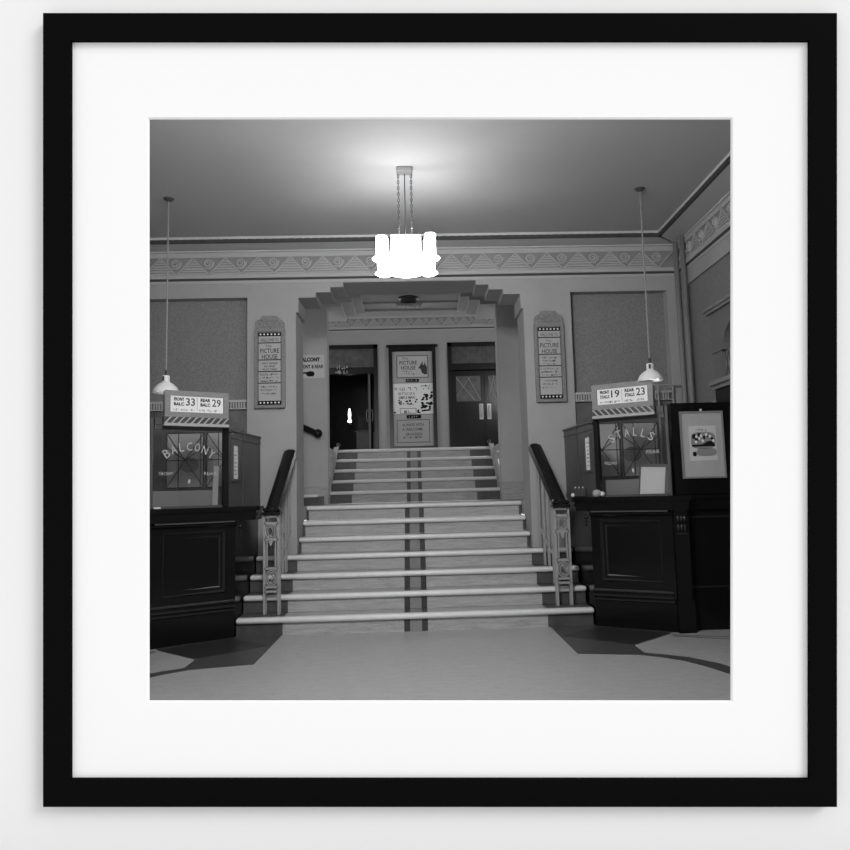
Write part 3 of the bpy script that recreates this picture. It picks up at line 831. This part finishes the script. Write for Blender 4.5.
# framed poster on the end panel of the right booth
t = thing('framed_poster', 'pale framed poster of a dark car hung on the end panel of the STALLS booth', 'poster', (2.555, 6.58, 1.32))
PF = basis((2.555, 6.585, 1.61), (1, 0, -.0), (0, 1, 0)) @ Matrix.Rotation(radians(-.8), 4, 'Y')
PF = basis((2.545, 6.588, 1.61), (1, 0, 0), (0, 1, 0))
mb = MB(PF); rect_frame(mb, -.195, .195, -.30, .295, .014, -.018, 0); mb.build('frame', M['signwood'], t)
mb = MB(PF); mb.box(-.181, .181, -.008, 0, -.286, .281); c = mb.build('backing_sheet', M['paper_grey'], t)
mb = MB(PF); mb.box(-.118, .125, -.011, -.008, -.145, .165); c2 = mb.build('picture_sheet', mat('pale_print', .58, .7, .1), t)
mb = MB(PF); nn = 28
def blob(cx, cz, rx, rz, y0, y1, pw=.6):
    P = []
    for i in range(nn):
        a = 2 * pi * i / nn; c_, s_ = cos(a), sin(a)
        P.append((cx + rx * math.copysign(abs(c_) ** pw, c_), cz + rz * math.copysign(abs(s_) ** pw, s_)))
    mb.prism(P, y0, y1, 'y')
blob(.005, .035, .11, .075, -.0125, -.011); blob(.03, -.07, .09, .035, -.0125, -.011); mb.build('picture_ground', M['paper_mid'], c2)
mb = MB(PF)
mb.prism([(-.10, -.02), (.11, -.02), (.105, .0), (.08, .03), (.04, .025), (.0, .0), (-.1, -.005)], -.0138, -.0125, 'y')
blob(-.075, .07, .018, .02, -.0138, -.0125); blob(-.03, .085, .012, .016, -.0138, -.0125); blob(-.05, .045, .02, .012, -.0138, -.0125); blob(.05, .075, .012, .012, -.0138, -.0125); blob(.015, .06, .010, .016, -.0138, -.0125); blob(.085, .05, .012, .01, -.0138, -.0125); blob(-.078, -.085, .017, .02, -.0138, -.0125)
mb.build('picture_figures', M['ink'], c2)
mb = MB(PF)
for fx, fz in ((-.055, .068), (-.012, .075), (-.03, .05), (.035, .085), (.066, .07), (.0, .03), (-.06, .022), (.095, .03)): blob(fx, fz, .011, .013, -.0142, -.0125, 1)
mb.build('picture_faces', M['paper'], c2)
mb = MB(); scribble(mb, -.06, .02, .118, .022, PF, y=-.011, wpx=.012); scribble(mb, .03, .07, .118, .014, PF, y=-.011, wpx=.01); mb.build('title_lettering', M['ink_grey'], c2)
mb = MB(PF); mb.smooth = True; mb.ball((0, -.012, .305), .012, 10); mb.build('hanging_clip', M['chrome'], t)

# things on the booth counters
CT = 1.166
t = thing('ticket_machine', 'dark ticket machine with bright studs on the counter by the STALLS booth corner', 'ticket machine', (1.535, 7.10, CT))
mb = MB(); mb.box(1.475, 1.595, 7.04, 7.16, CT, CT + .085, .012); mb.build('body', M['metal_dark'], t)
for dx in (-.035, 0, .035):
    mb = MB(); mb.smooth = True; mb.ball((1.535 + dx, 7.10, CT + .092), .009, 8); mb.build('stud', M['chrome'], t)
o = MB(); o.smooth = True; o.ball((1.465, 7.06, CT + .022), .02, 10); o = o.build('bell_push', M['chrome']); tag(o, 'tiny round bright bell push at the counter end beside the dark ticket machine', 'bell')
t = thing('glass_pot', 'small crumpled white pot on the counter at the foot of the STALLS glass', 'pot', (1.66, 6.90, CT))
mb = MB(); mb.smooth = True
mb.lathe([(.022, 0), (.036, .012), (.042, .035), (.034, .056), (.02, .066), (.001, .07)], (1.655, 6.90, CT), 14); mb.build('pot', M['metal'], t)
mb = MB(); mb.smooth = True; mb.ball((1.70, 6.885, CT + .026), .025, 10); mb.build('spout', M['chrome'], t)
FG = br[1]
Lm = FG @ Matrix.Translation((.50, .075, CT + .14)) @ Matrix.Rotation(radians(-9), 4, 'X') @ Matrix.Rotation(radians(3), 4, 'Y')
t = thing('framed_card', 'dark framed pale card leaning inside the STALLS booth window', 'card', tuple(FG @ Vector((.50, .09, CT))))
mb = MB(Lm); mb.box(-.13, .155, .0, .012, -.137, .145); mb.build('frame', M['metal_dark'], t)
mb = MB(Lm); mb.box(-.115, .105, -.004, .0, -.130, .118); c = mb.build('card', M['paper'], t)
FG = bl[1]
mb = MB(FG @ Matrix.Translation((.59, .055, CT)) @ Matrix.Rotation(radians(2.5), 4, 'Y')); mb.box(-.03, .02, 0, .01, 0, .37)
tag(mb.build('tall_card', M['paper_grey']), 'tall narrow pale card propped inside the BALCONY booth glass', 'card')
mb = MB(FG @ Matrix.Translation((.06, -.03, CT))); mb.box(-.03, .03, 0, .03, 0, .015, .004)
tag(mb.build('ticket_pad', M['paper']), 'small white pad on the counter under the BALCONY glass', 'pad')

# ------------------------------------------------------------------ wall signs
def programme(cx, label, s):
    z0, z1 = 2.185, 3.04
    t = thing('programme_board', label, 'sign', (cx, 8.0, z0), 'pair of programme boards')
    B = basis((cx, YB, 0), (1, 0, 0), (0, 1, 0)); w = .162
    mb = MB(B); mb.box(-w, w, -.035, 0, z0, z1, .004); rect_frame(mb, -w, w, z0, z1, .03, -.05, -.03); fr_ = mb.build('frame', M['board'], t)
    mb = MB(B)
    mb.prism([(-.152, z1), (-.152, z1 + .07), (-.135, z1 + .095), (-.105, z1 + .105), (-.09, z1 + .13), (-.075, z1 + .142), (.075, z1 + .142), (.09, z1 + .13), (.105, z1 + .105), (.135, z1 + .095), (.152, z1 + .07), (.152, z1)], -.045, 0, 'y')
    cr = mb.build('crest', M['board'], t)
    mb = MB(); scribble(mb, -.11, .11, z1 + .075, .024, B, y=-.045, wpx=.014); scribble(mb, -.12, .12, z1 + .045, .02, B, y=-.045, wpx=.014); scribble(mb, -.08, .08, z1 + .015, .02, B, y=-.045, wpx=.014); mb.build('crest_lettering', M['metal'] if s == 0 else mat('worn_gilding', .15, .6, .2), cr)
    iw = .118
    mb = MB(B); mb.box(-iw, iw, -.04, -.034, z0 + .035, z1 - .035); fc = mb.build('card', M['paper_grey'], t)
    mb = MB(B)
    rows = [z1 - .10, z1 - .155, z1 - .34, z1 - .475, z1 - .60]
    for zz, hh in ((z1 - .08, .042), (z0 + .035, .042)): mb.box(-iw, iw, -.042, -.04, zz, zz + hh)
    for zz in (z1 - .157, z1 - .342, z1 - .468, z1 - .592): mb.box(-iw, iw, -.042, -.04, zz, zz + .010)
    mb.box(-iw - .004, -iw, -.042, -.036, z0 + .035, z1 - .035); mb.box(iw, iw + .004, -.042, -.036, z0 + .035, z1 - .035)
    mb.build('black_bands', M['ink'], fc)
    mb = MB(B)
    for zz in (z1 - .059, z0 + .056):
        for k in range(6):
            a = -iw + .022 + k * .0385; mb.prism([(a + .0105 * cos(q * pi / 3), zz + .0105 * sin(q * pi / 3)) for q in range(6)], -.0435, -.042, 'y')
    mb.build('white_studs', M['paper'], fc)
    mb = MB()
    text_mesh(mb, 'WELCOME TO', .034, 0, z1 - .122, B, width=.19, y=-.04)
    text_mesh(mb, 'The', .022, -.01, z1 - .186, B, width=.06, y=-.04, shear=.3)
    text_mesh(mb, 'PICTURE', .05, 0, z1 - .238, B, width=.2, y=-.04, bold=.01)
    text_mesh(mb, 'HOUSE', .05, 0, z1 - .303, B, width=.165, y=-.04, bold=.01)
    mb.build('lettering', M['ink_grey'], fc)
    mb = MB()
    if s < 0:
        text_mesh(mb, 'FIRST NAMES', .019, 0, z1 - .375, B, width=.17, y=-.04, shear=.3)
        text_mesh(mb, 'IN FINE', .019, 0, z1 - .407, B, width=.12, y=-.04, shear=.3)
        text_mesh(mb, 'FILM FARE', .021, 0, z1 - .44, B, width=.16, y=-.04, shear=.3)
    else:
        for q, zz in enumerate((z1 - .385, z1 - .417, z1 - .45)): scribble(mb, -.09 + .01 * q, .09 - .015 * q, zz, .019, B, y=-.04, wpx=.013)
    mb.build('slanted_lettering', M['ink'], fc); mb = MB()
    for q, zz in enumerate((z1 - .505, z1 - .54, z1 - .575)): scribble(mb, -.1, .1, zz, .02, B, y=-.04, wpx=.013)
    mb.build('slanted_lettering', M['ink'], fc)
    mb = MB()
    for q, zz in enumerate((z1 - .635, z1 - .67, z1 - .71)): scribble(mb, -.09, .09 - .01 * q, zz, .017, B, y=-.04, wpx=.013)
    mb.build('faint_lettering', M['ink_grey'], fc)
programme(-1.542, 'tall grey studded programme board on the wall by the BALCONY arrow sign', -1)
programme(1.470, 'tall grey studded programme board on the wall nearest the STALLS booth', 1)

# balcony direction sign
t = thing('direction_sign', 'white card reading BALCONY front and rear with a black pointing hand', 'sign', (-1.42, 10.34, 2.87))
B = basis((-1.42, 10.35, 0), (1, 0, 0), (0, 1, 0))
mb = MB(B); mb.box(-.19, .175, -.008, 0, 2.875, 3.20); c = mb.build('card', mat('pale_sign_card', .66, .7, .1), t)
mb = MB(); text_mesh(mb, 'BALCONY', .062, -.03, 3.135, B, width=.29, bold=.055, y=-.008); text_mesh(mb, 'FRONT & REAR', .052, -.01, 3.035, B, width=.335, bold=.03, y=-.008); mb.build('lettering', M['ink'], c)
mb = MB(B)
mb.prism([(-.135, 2.955), (-.14, 2.945), (-.135, 2.937), (-.08, 2.935), (-.075, 2.91), (-.05, 2.897), (.01, 2.897), (.03, 2.91), (.035, 2.95), (.01, 2.968), (-.03, 2.972), (-.06, 2.962)], -.0095, -.008, 'y')
mb.build('pointing_hand', M['ink'], c)

# ------------------------------------------------------------------ upper hall: doors and notice board
def door_pair(name, x0, x1, ztop, ztr0, ztr1, opened):
    t = thing(name, 'x', 'door', ((x0 + x1) / 2, YH, HZ))
    del t['label']; del t['category']; t['kind'] = 'structure'
    mb = MB(); w = .085
    mb.box(x0, x0 + w, YH - .05, YH + .2, HZ, ztop); mb.box(x1 - w, x1, YH - .05, YH + .2, HZ, ztop); mb.box(x0, x1, YH - .05, YH + .2, ztop - w, ztop)
    mb.box(x0, x1, YH - .03, YH + .2, ztr0 - .14, ztr0); mb.build('door_frame', M['wood2'], t)
    mb = MB(); mb.box(x0 + w, x1 - w, YH + .03, YH + .05, ztr0, ztop - w); mb.build('transom', M['transom'], t)
    return t, w
t, w = door_pair('door_1', DL[0], DL[1], 4.47, 3.98, 4.4, True)
# the leaf folded back against the right jamb
mb = MB(); mb.box(-1.01, -.955, YH + .06, YH + .75, HZ, 3.84); lf = mb.build('door_leaf', M['wood2'], t)
mb = MB(); mb.box(-1.0, -.955, YH + .045, YH + .06, HZ, 3.84); mb.build('leaf_edge', M['booth'], lf)
for sx in (-1.03, -.935):
    mb = MB(); mb.tube([(sx, YH + .12 + .0, 2.95 - .13), (sx - .02 if sx < -1 else sx + .02, YH + .1, 2.95 - .06), (sx - .02 if sx < -1 else sx + .02, YH + .1, 2.95 + .06), (sx, YH + .12, 2.95 + .13)], .009, 6); mb.build('pull_handle', M['metal'], lf)
mb = MB()
B1 = basis((0, YH, 0), (1, 0, 0), (0, 1, 0))
scribble(mb, -1.66, -1.40, 3.945, .09, B1, y=-.03, wpx=.05); scribble(mb, -1.69, -1.38, 3.84, .075, B1, y=-.03, wpx=.04)
mb.build('door_sign', M['etched'], t)
t, w = door_pair('door_2', DR[0], DR[1], 4.48, 4.02, 4.4, False)
xm = (DR[0] + DR[1]) / 2 + .16
for (a, b, hs) in ((DR[0] + w, xm, 1), (xm, DR[1] - w, -1)):
    mb = MB(); mb.box(a + .004, b - .004, YH + .04, YH + .09, HZ, 3.86); lf = mb.build('door_leaf', M['wood2'], t)
    mb = MB(); rect_frame(mb, a + .07, b - .07, 2.08, 2.95, .02, YH + .032, YH + .04); mb.build('lower_panel', M['wood2'], lf)
    mb = MB(); mb.box(a + .09, b - .09, YH + .034, YH + .04, 3.2, 3.75); gp = mb.build('glazed_panel', M['transom'], lf)
    mb = MB()
    W3 = b - a - .18
    for q in (0, .5):
        mb.tube([(a + .09 + W3 * q, YH + .03, 3.72), (a + .09 + W3 * min(1, q + .75), YH + .03, 3.22)], .009, 5)
    mb.tube([(a + .09, YH + .03, 3.3), (a + .09 + W3 * .6, YH + .03, 3.75)], .005, 5)
    mb.build('diagonal_bar', M['metal'], gp)  # thin bars drawn slantwise across the glazed panel
    x = xm - .085 * hs
    mb = MB(); mb.box(x - .045, x + .045, YH + .026, YH + .04, 2.80, 3.14, .006); pz = mb.build('push_plate', M['chrome'], lf)
    mb = MB(); mb.smooth = True
    mb.tube([(x, YH + .03, 2.85), (x, YH - .02, 2.87), (x, YH - .02, 3.07), (x, YH + .03, 3.09)], .018, 8); mb.build('pull_handle', M['chrome'], pz)

mb = MB(); mb.box(DR[0] + .02, DR[1] - .02, YH + .12, YH + .2, HZ, 4.4); mb.build('door_backing', M['dark'], t)
t = thing('notice_board', 'tall dark framed notice board between the two doors at the top of the stairs', 'notice board', (-.035, 15.95, HZ))
B = basis((-.035, YH, 0), (1, 0, 0), (0, 1, 0))
mb = MB(B); rect_frame(mb, -.51, .50, 2.18, 4.40, .075, -.09, 0); mb.box(-.56, .55, -.12, 0, 4.39, 4.44, .01); mb.box(-.435, .425, -.03, 0, 2.25, 4.33); mb.build('frame', M['wood2'], t)
mb = MB(B); mb.box(-.55, .52, -.1, 0, HZ, 2.19); mb.build('base', M['paper_grey'], t)
def sheet(x0, x1, z0, z1, m, y=-.035): 
    mb = MB(B); mb.box(x0, x1, y, -.03, z0, z1); return mb.build('sheet', m, t)
up = sheet(-.435, .425, 3.62, 4.30, M['paper_grey'])
mb = MB(B); rect_frame(mb, -.35, .34, 3.72, 4.22, .02, -.04, -.035); mb.build('border_line', M['ink_soft'], up)
mb = MB(B); mb.box(-.325, .315, -.039, -.035, 3.745, 4.195); cd = mb.build('card', mat('cream_card', .55, .7, .1), up)
mb = MB(); text_mesh(mb, 'The', .045, -.16, 4.15, B, width=.14, y=-.039); text_mesh(mb, 'PICTURE', .085, -.09, 4.055, B, width=.38, bold=.015, y=-.039); text_mesh(mb, 'HOUSE', .085, -.09, 3.945, B, width=.31, bold=.015, y=-.039); mb.build('lettering', M['ink_grey'], cd)
mb = MB(); scribble(mb, -.25, .06, 3.85, .035, B, y=-.039, wpx=.035); scribble(mb, -.24, .06, 3.79, .035, B, y=-.039, wpx=.035); mb.build('small_lettering', M['ink_soft'], cd)
mb = MB(B); mb.prism([(.12, 3.93), (.20, 4.05), (.215, 4.09), (.225, 4.0), (.25, 4.0), (.25, 4.08), (.31, 3.95), (.31, 3.80), (.26, 3.79), (.20, 3.83), (.17, 3.92)], -.041, -.039, 'y'); mb.build('ship_picture', M['ink_grey'], cd)
mb = MB(B); mb.box(-.15, .13, -.045, -.035, 3.635, 3.70); pq = mb.build('plaque', M['ink'], t)
mb = MB(); scribble(mb, -.12, .10, 3.655, .026, B, y=-.045, wpx=.03); mb.build('plaque_lettering', M['paper_grey'], pq)
md = sheet(-.43, .425, 2.94, 3.61, M['paper'])
mb = MB(); scribble(mb, -.42, .12, 3.45, .07, B, y=-.035, wpx=.045)
text_mesh(mb, 'BATTLE OF A', .06, -.14, 3.385, B, width=.35, y=-.035); text_mesh(mb, 'SIMPLE MAN', .065, -.14, 3.30, B, width=.35, y=-.035, bold=.01)
scribble(mb, -.3, .06, 3.14, .045, B, y=-.035, wpx=.04); scribble(mb, -.2, .0, 2.97, .05, B, y=-.035, wpx=.04); scribble(mb, .18, .40, 3.53, .04, B, y=-.035, wpx=.035); scribble(mb, .22, .38, 3.47, .035, B, y=-.035, wpx=.035)
mb.M = B; rect_frame(mb, -.29, .06, 2.955, 3.07, .01, -.037, -.035); mb.M = None
mb.build('lettering', M['ink_grey'], md)
mb = MB(B)
rnd = random.Random(11)
spots = [(-.34 + .42 * rnd.random(), 3.165 + .09 * rnd.random(), .022, .02) for _ in range(12)] + [(.18 + .22 * rnd.random(), 2.985 + .42 * rnd.random(), .03, .022) for _ in range(30)]
spots += [(.29, 3.33, .04, .05), (.31, 3.02, .07, .02), (.24, 3.12, .06, .015), (.33, 3.17, .07, .018), (.1, 3.0, .025, .045), (-.4, 2.98, .03, .02), (.13, 2.97, .035, .012)]
for i, (x, z, w_, h_) in enumerate(spots):
    P = [(x - w_, z - h_ * .5), (x - w_ * .3, z - h_), (x + w_ * .6, z - h_ * .7), (x + w_, z + h_ * .3), (x + w_ * .2, z + h_), (x - w_ * .7, z + h_ * .6)]
    mb.prism(P, -.0365 - .00008 * i, -.035, 'y')
mb.build('poster_drawing', M['ink'], md)
lo = sheet(-.43, .42, 2.26, 2.93, M['paper_grey'])
mb = MB(B); rect_frame(mb, -.36, .34, 2.33, 2.82, .012, -.038, -.035); mb.build('border_line', M['ink_grey'], lo)
mb = MB(B); mb.box(-.335, .315, -.038, -.035, 2.355, 2.795); cd = mb.build('card', M['paper_grey'], lo)
mb = MB(); text_mesh(mb, 'ALWAYS WITH', .06, -.02, 2.71, B, width=.46, y=-.038, bold=.01); text_mesh(mb, 'A WELCOME', .06, -.03, 2.615, B, width=.44, y=-.038, bold=.01); text_mesh(mb, 'ON SCREEN', .06, .0, 2.51, B, width=.36, y=-.038, bold=.01); scribble(mb, -.22, .2, 2.42, .04, B, y=-.038, wpx=.035); mb.build('lettering', M['ink_grey'], cd)
mb = MB(B); mb.box(-.15, .16, -.045, -.035, 2.845, 2.92); pq = mb.build('plaque', M['ink'], t)
mb = MB(); scribble(mb, -.1, .12, 2.865, .035, B, y=-.045, wpx=.05); mb.build('plaque_lettering', M['paper_grey'], pq)

# lit wall lamp and furniture beyond the open door
t = thing('wall_lamp', 'small bright bottle shaped lamp seen through the open left door', 'lamp', (-1.57, 17.9, 2.96))
mb = MB(); mb.smooth = True; mb.lathe([(.045, 2.98), (.05, 3.02), (.025, 3.07), (.036, 3.15), (.034, 3.22), (.012, 3.32)], (-1.57, 17.9, 0), 12); mb.build('lamp_glass', M['glow2'], t)
mb = MB(); mb.tube([(-1.57, 18.99, 2.99), (-1.57, 17.96, 2.96)], .02, 8); mb.build('bracket', M['metal_dark'], t)
t = thing('hall_cabinet', 'dim cabinet with shelves standing inside the open left door', 'cabinet', (-1.05, 18.2, HZ - .02))
mb = MB(); mb.box(-1.42, -.9, 18.0, 18.5, HZ - .02, 2.75); mb.build('body', M['booth'], t)
mb = MB(); mb.box(-1.45, -.9, 17.97, 18.5, 2.75, 2.79); mb.build('top', M['wood2'], t)
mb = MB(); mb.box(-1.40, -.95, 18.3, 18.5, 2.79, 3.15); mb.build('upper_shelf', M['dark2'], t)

# ceiling lamp under the inner arch
t = thing('arch_lamp', 'dark flat ceiling lamp with pale bracket under the inner stepped arch', 'ceiling lamp', (XC - .03, 10.6, 4.0))
mb = MB(); mb.smooth = True; mb.lathe([(.005, -.085), (.1, -.07), (.14, -.03), (.145, 0)], (XC - .03, 10.55, 4.045), 24); mb.build('bowl', M['metal_dark'], t)
mb = MB(); mb.box(XC - .22, XC + .16, 10.50, 10.6, 3.915, 3.955, .006)
for q in range(6): mb.ball((XC - .2 + q * .065, 10.53, 3.91), .022, 8)
mb.build('bracket', M['mould_light'], t)
mb = MB(); mb.tube([(XC - .03, 10.55, 3.95), (XC - .03, 10.55, 4.0)], .02, 8); mb.build('stem', M['metal_dark'], t)

# ------------------------------------------------------------------ right corner: pipes and wall hatch
for x, y, lab in ((2.905, 7.93, 'vertical painted pipe on the back wall next to the right corner'), (2.908, 7.73, 'vertical painted pipe on the right wall side of the corner')):
    t = thing('wall_pipe', lab, 'pipe', (x, y, 0), 'pair of pipes in the corner')
    mb = MB(); mb.smooth = True; mb.tube([(x, y, 0), (x, y, 3.93)], .028, 12); mb.build('pipe', M['pipe'], t)
    mb = MB(); mb.box(x - .035, x + .035, y - .035, y + .035, 1.9, 1.93); mb.build('clip', M['pipe'], t)
t = thing('wall_hatch', 'grey arched hatch cabinet with moulded top on the right wall beyond the poster panel', 'hatch', (2.88, 6.3, 0))
hx0, hx1, hy0, hy1 = 2.80, 2.965, 5.4, 6.87
HB = basis((hx0, hy1, 0), (0, -1, 0), (1, 0, 0))
# body with an arched opening cut as a profile
mb = MB(HB)
Lh = hy1 - hy0
ax0, ax1, az = .25, 1.15, 2.48
arc = [((ax0 + ax1) / 2 - .45 * cos(pi * i / 16), az + .26 * sin(pi * i / 16)) for i in range(17)]
mb.prism([(0, 2.47), (0, 2.87), (Lh, 2.87), (Lh, 2.47), (ax1, 2.47)] + list(reversed(arc)) + [(ax0, 2.47)], 0, .12, 'y')
mb.box(0, ax0 - .06, .01, .12, 2.21, 2.47); mb.box(ax1 + .06, Lh, .01, .12, 2.21, 2.47)
hb = mb.build('arched_body', mat('hatch_paint', .16, .5, .3), t)
mb = MB(HB); mb.box(-.05, Lh + .05, -.05, .15, 2.87, 2.90, .006); mb.box(-.03, Lh + .03, -.03, .15, 2.845, 2.87); mb.build('cornice', M['signwood'], t)
mb = MB(HB); mb.box(0, Lh, .10, .12, 2.21, 2.86); mb.build('back', M['metal_dark'], t)
mb = MB(HB); mb.box(ax0 - .06, ax1 + .06, .05, .07, 2.22, 2.47)
gr = mb.build('grille', M['paper_mid'], t)
mb = MB(HB)
for i in range(15):
    a = ax0 - .05 + i * .068
    mb.tube([(a, .045, 2.23), (a + .06, .045, 2.46)], .006, 4); mb.tube([(a + .06, .045, 2.23), (a, .045, 2.46)], .006, 4)
mb.build('lattice', M['metal_dark'], gr)
mb = MB(HB); mb.box(-.03, Lh + .03, -.04, .15, 2.165, 2.21, .006); mb.box(-.01, Lh + .01, -.015, .15, 2.13, 2.165); mb.build('shelf', M['signwood'], t)
mb = MB(HB); mb.box(0, Lh, .01, .15, 0, 2.13); mb.build('lower_panel', M['wood2'], t)

# ------------------------------------------------------------------ light
def light(name, kind, loc, power, size=.1, **kw):
    d = bpy.data.lights.new(name, kind); d.energy = power
    if kind == 'POINT': d.shadow_soft_size = size
    if kind == 'AREA': d.size = size
    for k, v in kw.items(): setattr(d, k, v)
    o = bpy.data.objects.new(name, d); o.location = loc; COL.objects.link(o); return o
el = light('entrance_fill', 'AREA', (-.4, 3.0, 3.35), 114, .7, shape='DISK')  # unseen fill light added to brighten the lobby from the front
el.rotation_euler = (Vector((-.4, 3.0, 3.35)) - Vector((0, 7.6, .9))).to_track_quat('Z', 'Y').to_euler()
light('chandelier_bulbs', 'POINT', (cx, cy, 3.295), 7, .02)
light('landing_fill', 'POINT', (-2.0, 9.3, 3.3), 5, .12)  # hidden fill light added for the inner wall
light('pendant_bulb_west', 'POINT', (-2.205, 6.66, 2.24), 2, .03)
light('pendant_bulb_east', 'POINT', (2.11, 6.57, 2.195), 2, .03)
light('hall_fill_west', 'POINT', (-2.3, 12.6, 3.7), 70, .15)  # hidden light added to brighten the hall and inner arch soffit
light('hall_fill_east', 'POINT', (2.3, 12.6, 3.7), 70, .15)  # its added twin on the other side, also out of view
# daylight in the gallery room: a soft sun from the upper right in front of the picture
sd = bpy.data.lights.new('gallery_sun', 'SUN'); sd.energy = 1.7; sd.angle = radians(22)
so = bpy.data.objects.new('gallery_sun', sd); COL.objects.link(so)
dirn = (G.to_3x3() @ Vector((1.5, 1.35, 1.0))).normalized()
so.rotation_euler = dirn.to_track_quat('Z', 'Y').to_euler()
wd = bpy.data.worlds.new('world'); SC.world = wd; wd.use_nodes = True
bg = wd.node_tree.nodes['Background']; bg.inputs['Color'].default_value = (1, 1, 1, 1); bg.inputs['Strength'].default_value = .85

for o in bpy.data.objects:
    if '_o' in o: del o['_o']
SC.view_settings.view_transform = 'Standard'; SC.view_settings.look = 'None'
SC.view_settings.exposure = 0; SC.view_settings.gamma = 1
SC.view_settings.use_curve_mapping = False
SC.cycles.use_denoising = True
SC.cycles.max_bounces = 8
